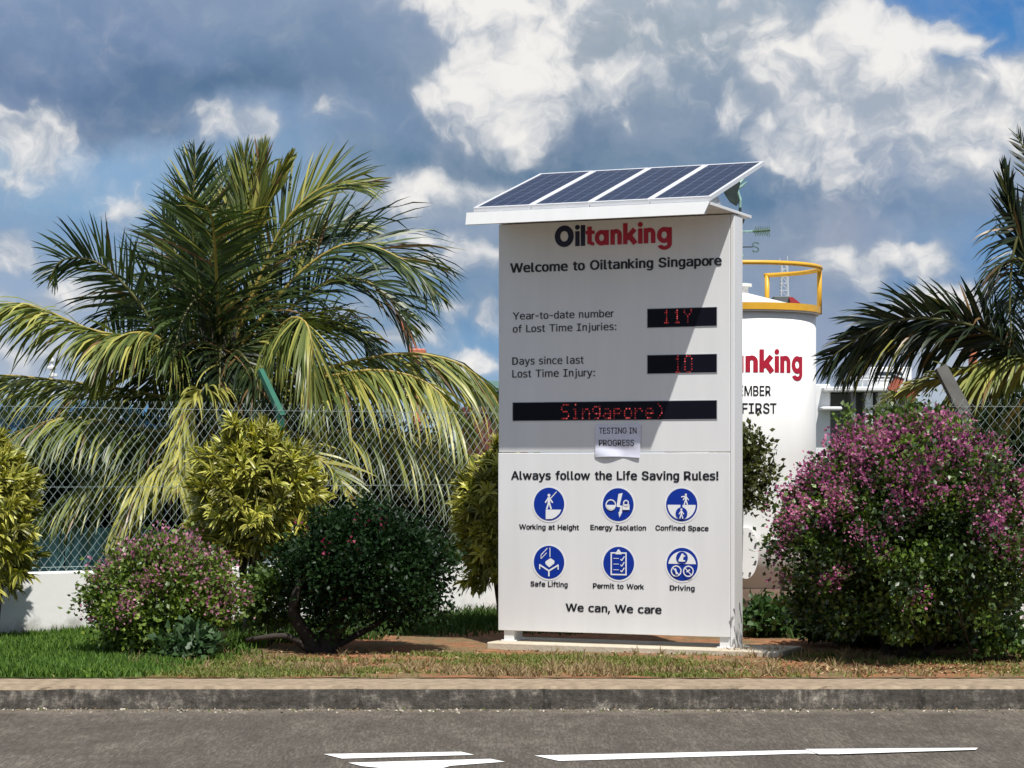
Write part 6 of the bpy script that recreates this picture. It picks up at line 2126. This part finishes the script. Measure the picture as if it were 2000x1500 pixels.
# ------------------------------------------------------------------ distant things
def far_things():
    # lattice mast behind the tank
    Y = 140.0
    k = F / Y
    mb = MB()

    def L_(x0, y0, x1, y1, r, m=0, dy=0, dy1=None):
        a = P(x0, y0, Y)
        b = P(x1, y1, Y)
        mb.tube([(a.x, dy, a.z), (b.x, dy if dy1 is None else dy1, b.z)], r, 5, m)
    e = empty('lattice_mast', (0, Y, 0))
    tag(e, 'distant pale lattice mast rising behind the tank railing', 'mast')
    for dy in (-.25, .25):
        L_(1523, 640, 1527, 512, .045, dy=dy)
        L_(1541, 640, 1537, 512, .045, dy=dy)
    for i in range(9):
        y = 512 + i * 14
        L_(1526, y, 1538, y, .025, dy=-.25)
        L_(1526, y, 1538, y, .025, dy=.25)
        L_(1526, y, 1538, y + 14, .02, dy=-.25)
    mb.tube([(P(1532, 907, Y).x, 0, 0), (P(1532, 640, Y).x, 0, P(1532, 640, Y).z)], .5, 8)
    mb.build('lattice_frame', mat('pale_grey_steel', (.55, .57, .60), .5, .06, 2), e)
    for x0 in (1523, 1538):
        mb = MB()
        L_(x0, 514, x0, 500 if x0 > 1530 else 504, .03)
        mb.build('antenna', mat('pale_grey_steel', (.55, .57, .60), .5, .06, 2), e)
    mb = MB()
    a, b = P(1508, 598, Y), P(1545, 580, Y)
    mb.box(a.x, b.x, -.8, .8, a.z - 3, b.z, ch=.05)
    mb.build('platform', mat('dark_grey_steel', (.12, .13, .14), .6, .1, 2), e)
    mb = MB()
    a, b = P(1537, 598, Y), P(1560, 583, Y)
    vs = [(a.x, -1, b.z), (a.x + .25, -1, b.z), (b.x, -1, a.z + .1), (b.x - .1, -1, a.z - .2), (a.x + .2, -1, a.z - .2)]
    n = len(vs)
    vs2 = vs + [(x, -.6, z) for (x, y, z) in vs]
    mb.add(vs2, [tuple(range(n)), tuple(range(n, 2 * n))[::-1]] + [(i, n + i, n + (i + 1) % n, (i + 1) % n) for i in range(n)])
    mb.build('awning', mat('red_tarp', (.36, .03, .04), .7, .1, 2), e)

    # orange crane at left of the sign
    Y = 180.0
    e = empty('crane', (0, Y, 0))
    tag(e, 'distant orange lattice crane boom above the palm fronds', 'crane')
    org = mat('crane_orange', (.50, .16, .09), .6, .08, .5)
    mb = MB()
    for (x0, y0, x1, y1) in ((779, 608, 802, 688), (783, 608, 816, 686)):
        a, b = P(x0, y0, Y), P(x1, y1, Y)
        mb.tube([(a.x, 0, a.z), (b.x, 0, b.z)], .09, 5)
    for i in range(10):
        t = i / 9
        a = P(779 + 23 * t, 608 + 80 * t, Y)
        b = P(783 + 33 * t, 608 + 78 * t, Y)
        a2 = P(779 + 23 * min(1, t + .1), 608 + 80 * min(1, t + .1), Y)
        mb.tube([(a.x, 0, a.z), (b.x, 0, b.z), (a2.x, 0, a2.z)], .05, 4)
    mb.build('boom', org, e)
    mb = MB()
    a, b = P(800, 700, Y), P(832, 682, Y)
    mb.box(a.x, b.x, -1, 1, a.z, b.z, ch=.1)
    a2, b2 = P(806, 907, Y), P(822, 700, Y)
    mb.box(a2.x, b2.x, -.6, .6, 0, b2.z, ch=.1)
    mb.build('tower', org, e)
    # orange tower at right
    e = empty('signal_tower', (0, Y, 0))
    tag(e, 'distant orange tower top above the right palm frond', 'tower')
    mb = MB()
    a, b = P(1893, 907, Y), P(1907, 630, Y)
    mb.box(a.x, b.x, -.4, .4, 0, b.z, ch=.1)
    mb.build('shaft', org, e)
    mb = MB()
    a, b = P(1896, 630, Y), P(1905, 614, Y)
    mb.add([(a.x, -.3, a.z), (b.x, -.3, a.z), (b.x, .3, a.z), (a.x, .3, a.z), ((a.x + b.x) / 2 + .05, 0, b.z)], [(0, 1, 4), (1, 2, 4), (2, 3, 4), (3, 0, 4), (3, 2, 1, 0)])
    mb.build('spire', org, e)

    # white mast at the far left
    e = empty('ship_mast', (0, Y, 0))
    tag(e, 'distant white mast between the left palm fronds', 'mast')
    wh = mat('ship_white', (.72, .72, .72), .5, .04, .4)
    mb = MB()
    a, b = P(101, 907, Y), P(101, 690, Y)
    mb.tube([(a.x, 0, 0), (b.x, 0, b.z)], [.25, .12], 8)
    mb.build('pole', wh, e)
    for (x0, x1, y) in ((92, 110, 718), (97, 112, 733), (95, 106, 704)):
        mb = MB()
        a, b = P(x0, y, Y), P(x1, y, Y)
        mb.box(a.x, b.x, -.2, .2, a.z - .12, a.z + .12, ch=.03)
        mb.build('crossarm', wh, e)

    # white harbour building behind the right palm
    Y = 62.0
    k = F / Y
    e = empty('harbour_building', (0, Y, 0))
    tag(e, 'distant white building with railed roof terrace behind the right palm', 'building')

    def bx(x0, x1, y0, y1, d0, d1, name, m):
        mb = MB()
        a, b = P(x0, y1, Y), P(x1, y0, Y)
        mb.box(a.x, b.x, d0, d1, a.z, b.z, ch=.03)
        return mb.build(name, m, e)
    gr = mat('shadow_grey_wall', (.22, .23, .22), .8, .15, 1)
    bx(1590, 1622, 750, 980, 0, 5, 'wall', wh)
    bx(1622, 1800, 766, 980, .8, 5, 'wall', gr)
    bx(1715, 1800, 712, 757, 1.5, 5, 'upper_storey', wh)
    bx(1605, 1800, 756, 765, -.3, 5, 'terrace_slab', wh)
    bx(1690, 1705, 765, 980, 0, .6, 'column', wh)
    bx(1716, 1745, 765, 830, .1, .7, 'column', wh)
    bx(1664, 1672, 765, 980, 0, .6, 'column', mat('grey_column', (.25, .25, .25), .8, .1, 1))
    bx(1600, 1640, 795, 802, -.5, .0, 'ledge', wh)
    bx(1726, 1780, 722, 735, 1.44, 1.5, 'window', mat('window_dark', (.03, .04, .05), .15, .2, 1))
    mb = MB()
    for y in (736, 743):
        a, b = P(1660, y, Y), P(1740, y, Y)
        mb.tube([(a.x, -.2, a.z), (b.x, -.2, b.z)], .018, 5)
    for x in range(1660, 1741, 11):
        a, b = P(x, 736, Y), P(x, 756, Y)
        mb.tube([(a.x, -.2, a.z), (b.x, -.2, b.z)], .018, 5)
    mb.build('railing', wh, e)
    # orange box on the terrace
    mb = MB()
    c = P(1765, 760, Y - 4)
    Mx = Matrix.Translation(c) @ Matrix.Rotation(R(35), 4, 'Y') @ Matrix.Rotation(R(25), 4, 'Z')
    e2 = empty('orange_hopper', c)
    tag(e2, 'tilted orange red box with pale rim in front of the harbour building', 'hopper')
    Rt = Matrix.Rotation(R(30), 4, 'Y') @ Matrix.Rotation(R(22), 4, 'Z')
    mb.box(-.26, .26, -.3, .3, -.2, .2, M=Rt, ch=.02)
    mb.build('box', mat('hopper_orange', (.40, .11, .06), .6, .12, 3), e2)
    mb = MB()
    for q in ((-.29, .29, -.33, -.28, .2, .245), (-.29, .29, .28, .33, .2, .245), (-.29, -.24, -.28, .28, .2, .245), (.24, .29, -.28, .28, .2, .245), (-.29, -.255, -.33, -.3, -.24, .2), (.255, .29, -.33, -.3, -.24, .2)):
        mb.box(*q, M=Rt)
    mb.build('rim', wh, e2)
    mb = MB()
    mb.tube([(-.05, 0, .2), (-.22, 0, .55)], .025, 6)
    mb.tube([(0, 0, -.2), (0, 0, -(c.z) + .0)], .09, 8)
    mb.build('stand', mat('dark_grey_steel', (.12, .13, .14), .6, .1, 2), e2)

    # rust red container and blue sheets seen through the fence
    Y = 36.0
    mb = MB()
    a, b = P(905, 900, Y), P(1030, 795, Y)
    e = empty('shipping_container', ((a.x + b.x) / 2, Y, GZ))
    tag(e, 'rust red corrugated container behind the fence by the sign', 'container')
    w = (b.x - a.x) / 2
    hh = b.z - GZ
    mb = MB()
    nn = 40
    vs, fs = [], []
    for i in range(nn + 1):
        x = -w + 2 * w * i / nn
        d = .0 if (i // 2) % 2 else .03
        vs += [(x, d, .1), (x, d, hh - .1)]
    for i in range(nn):
        fs.append((2 * i, 2 * i + 2, 2 * i + 3, 2 * i + 1))
    mb.add(vs, fs)
    mb.box(-w, w, .04, 2.2, .0, hh - .02)
    mb.build('body', mat('rust_red_paint', (.15, .045, .035), .7, .25, 3), e)
    mb = MB()
    mb.box(-w - .02, w + .02, -.03, .06, hh - .1, hh, ch=.01)
    mb.box(-w - .02, w + .02, -.03, .06, 0, .1, ch=.01)
    mb.box(-w - .02, -w + .06, -.028, .06, .1, hh - .1)
    mb.box(w - .06, w + .02, -.028, .06, .1, hh - .1)
    mb.build('frame', mat('rust_red_frame', (.12, .035, .03), .7, .25, 3), e)
    mb = MB()
    x = -5.6
    rr_ = random.Random(9)
    while x < -1.1:
        w_ = .9
        hgt = .92 + rr_.uniform(-.05, .05)
        nn = 12
        vs, fs = [], []
        for i in range(nn + 1):
            d = .02 * math.sin(i * math.pi / 1.5)
            vs += [(x + w_ * i / nn, d, GZ - .1), (x + w_ * i / nn, d, hgt), (x + w_ * i / nn, d + .012, hgt), (x + w_ * i / nn, d + .012, GZ - .1)]
        for i in range(nn):
            for j in range(4):
                fs.append((i * 4 + j, i * 4 + 4 + j, i * 4 + 4 + (j + 1) % 4, i * 4 + (j + 1) % 4))
        mb.add(vs, fs)
        x += w_ + .012
    o = mb.build('sheet_hoarding', mat('teal_sheet', (.12, .27, .28), .6, .25, 3))
    o.location = (0, 23.9, 0)
    tag(o, 'low teal sheet hoarding behind the chain link fence at the left', 'hoarding')
    Y = 44.0
    for nm, lab, x0, x1, y0, y1, cc in (('blue_shed', 'low blue shed glimpsed between palm leaves at the left', -40, 170, 792, 850, (.05, .13, .24)),
                                        ('teal_shed', 'low teal shed glimpsed through the fence beside the container', 915, 1010, 752, 850, (.10, .19, .17)),
                                        ('blue_shed', 'small bright blue shed behind the palm trunk', 240, 300, 800, 850, (.04, .16, .32))):
        a, b = P(x0, 980, Y), P(x1, y0, Y)
        e = empty(nm, ((a.x + b.x) / 2, Y, GZ))
        tag(e, lab, 'shed')
        w = (b.x - a.x) / 2
        hh = b.z - GZ
        mb = MB()
        mb.box(-w, w, 0, 2, 0, hh - .12, ch=.01)
        mb.build('wall', mat(nm + '_wall' + str(x0), cc, .7, .2, 2), e)
        mb = MB()
        mb.add([(-w - .1, -.15, hh - .12), (w + .1, -.15, hh - .12), (w + .1, 2.1, hh + .1), (-w - .1, 2.1, hh + .1),
                (-w - .1, -.15, hh - .06), (w + .1, -.15, hh - .06), (w + .1, 2.1, hh + .16), (-w - .1, 2.1, hh + .16)],
               [(3, 2, 1, 0), (4, 5, 6, 7), (0, 1, 5, 4), (1, 2, 6, 5), (2, 3, 7, 6), (3, 0, 4, 7)])
        mb.build('roof', mat(nm + '_roof' + str(x0), tuple(c_ * .8 for c_ in cc), .7, .2, 2), e)


far_things()
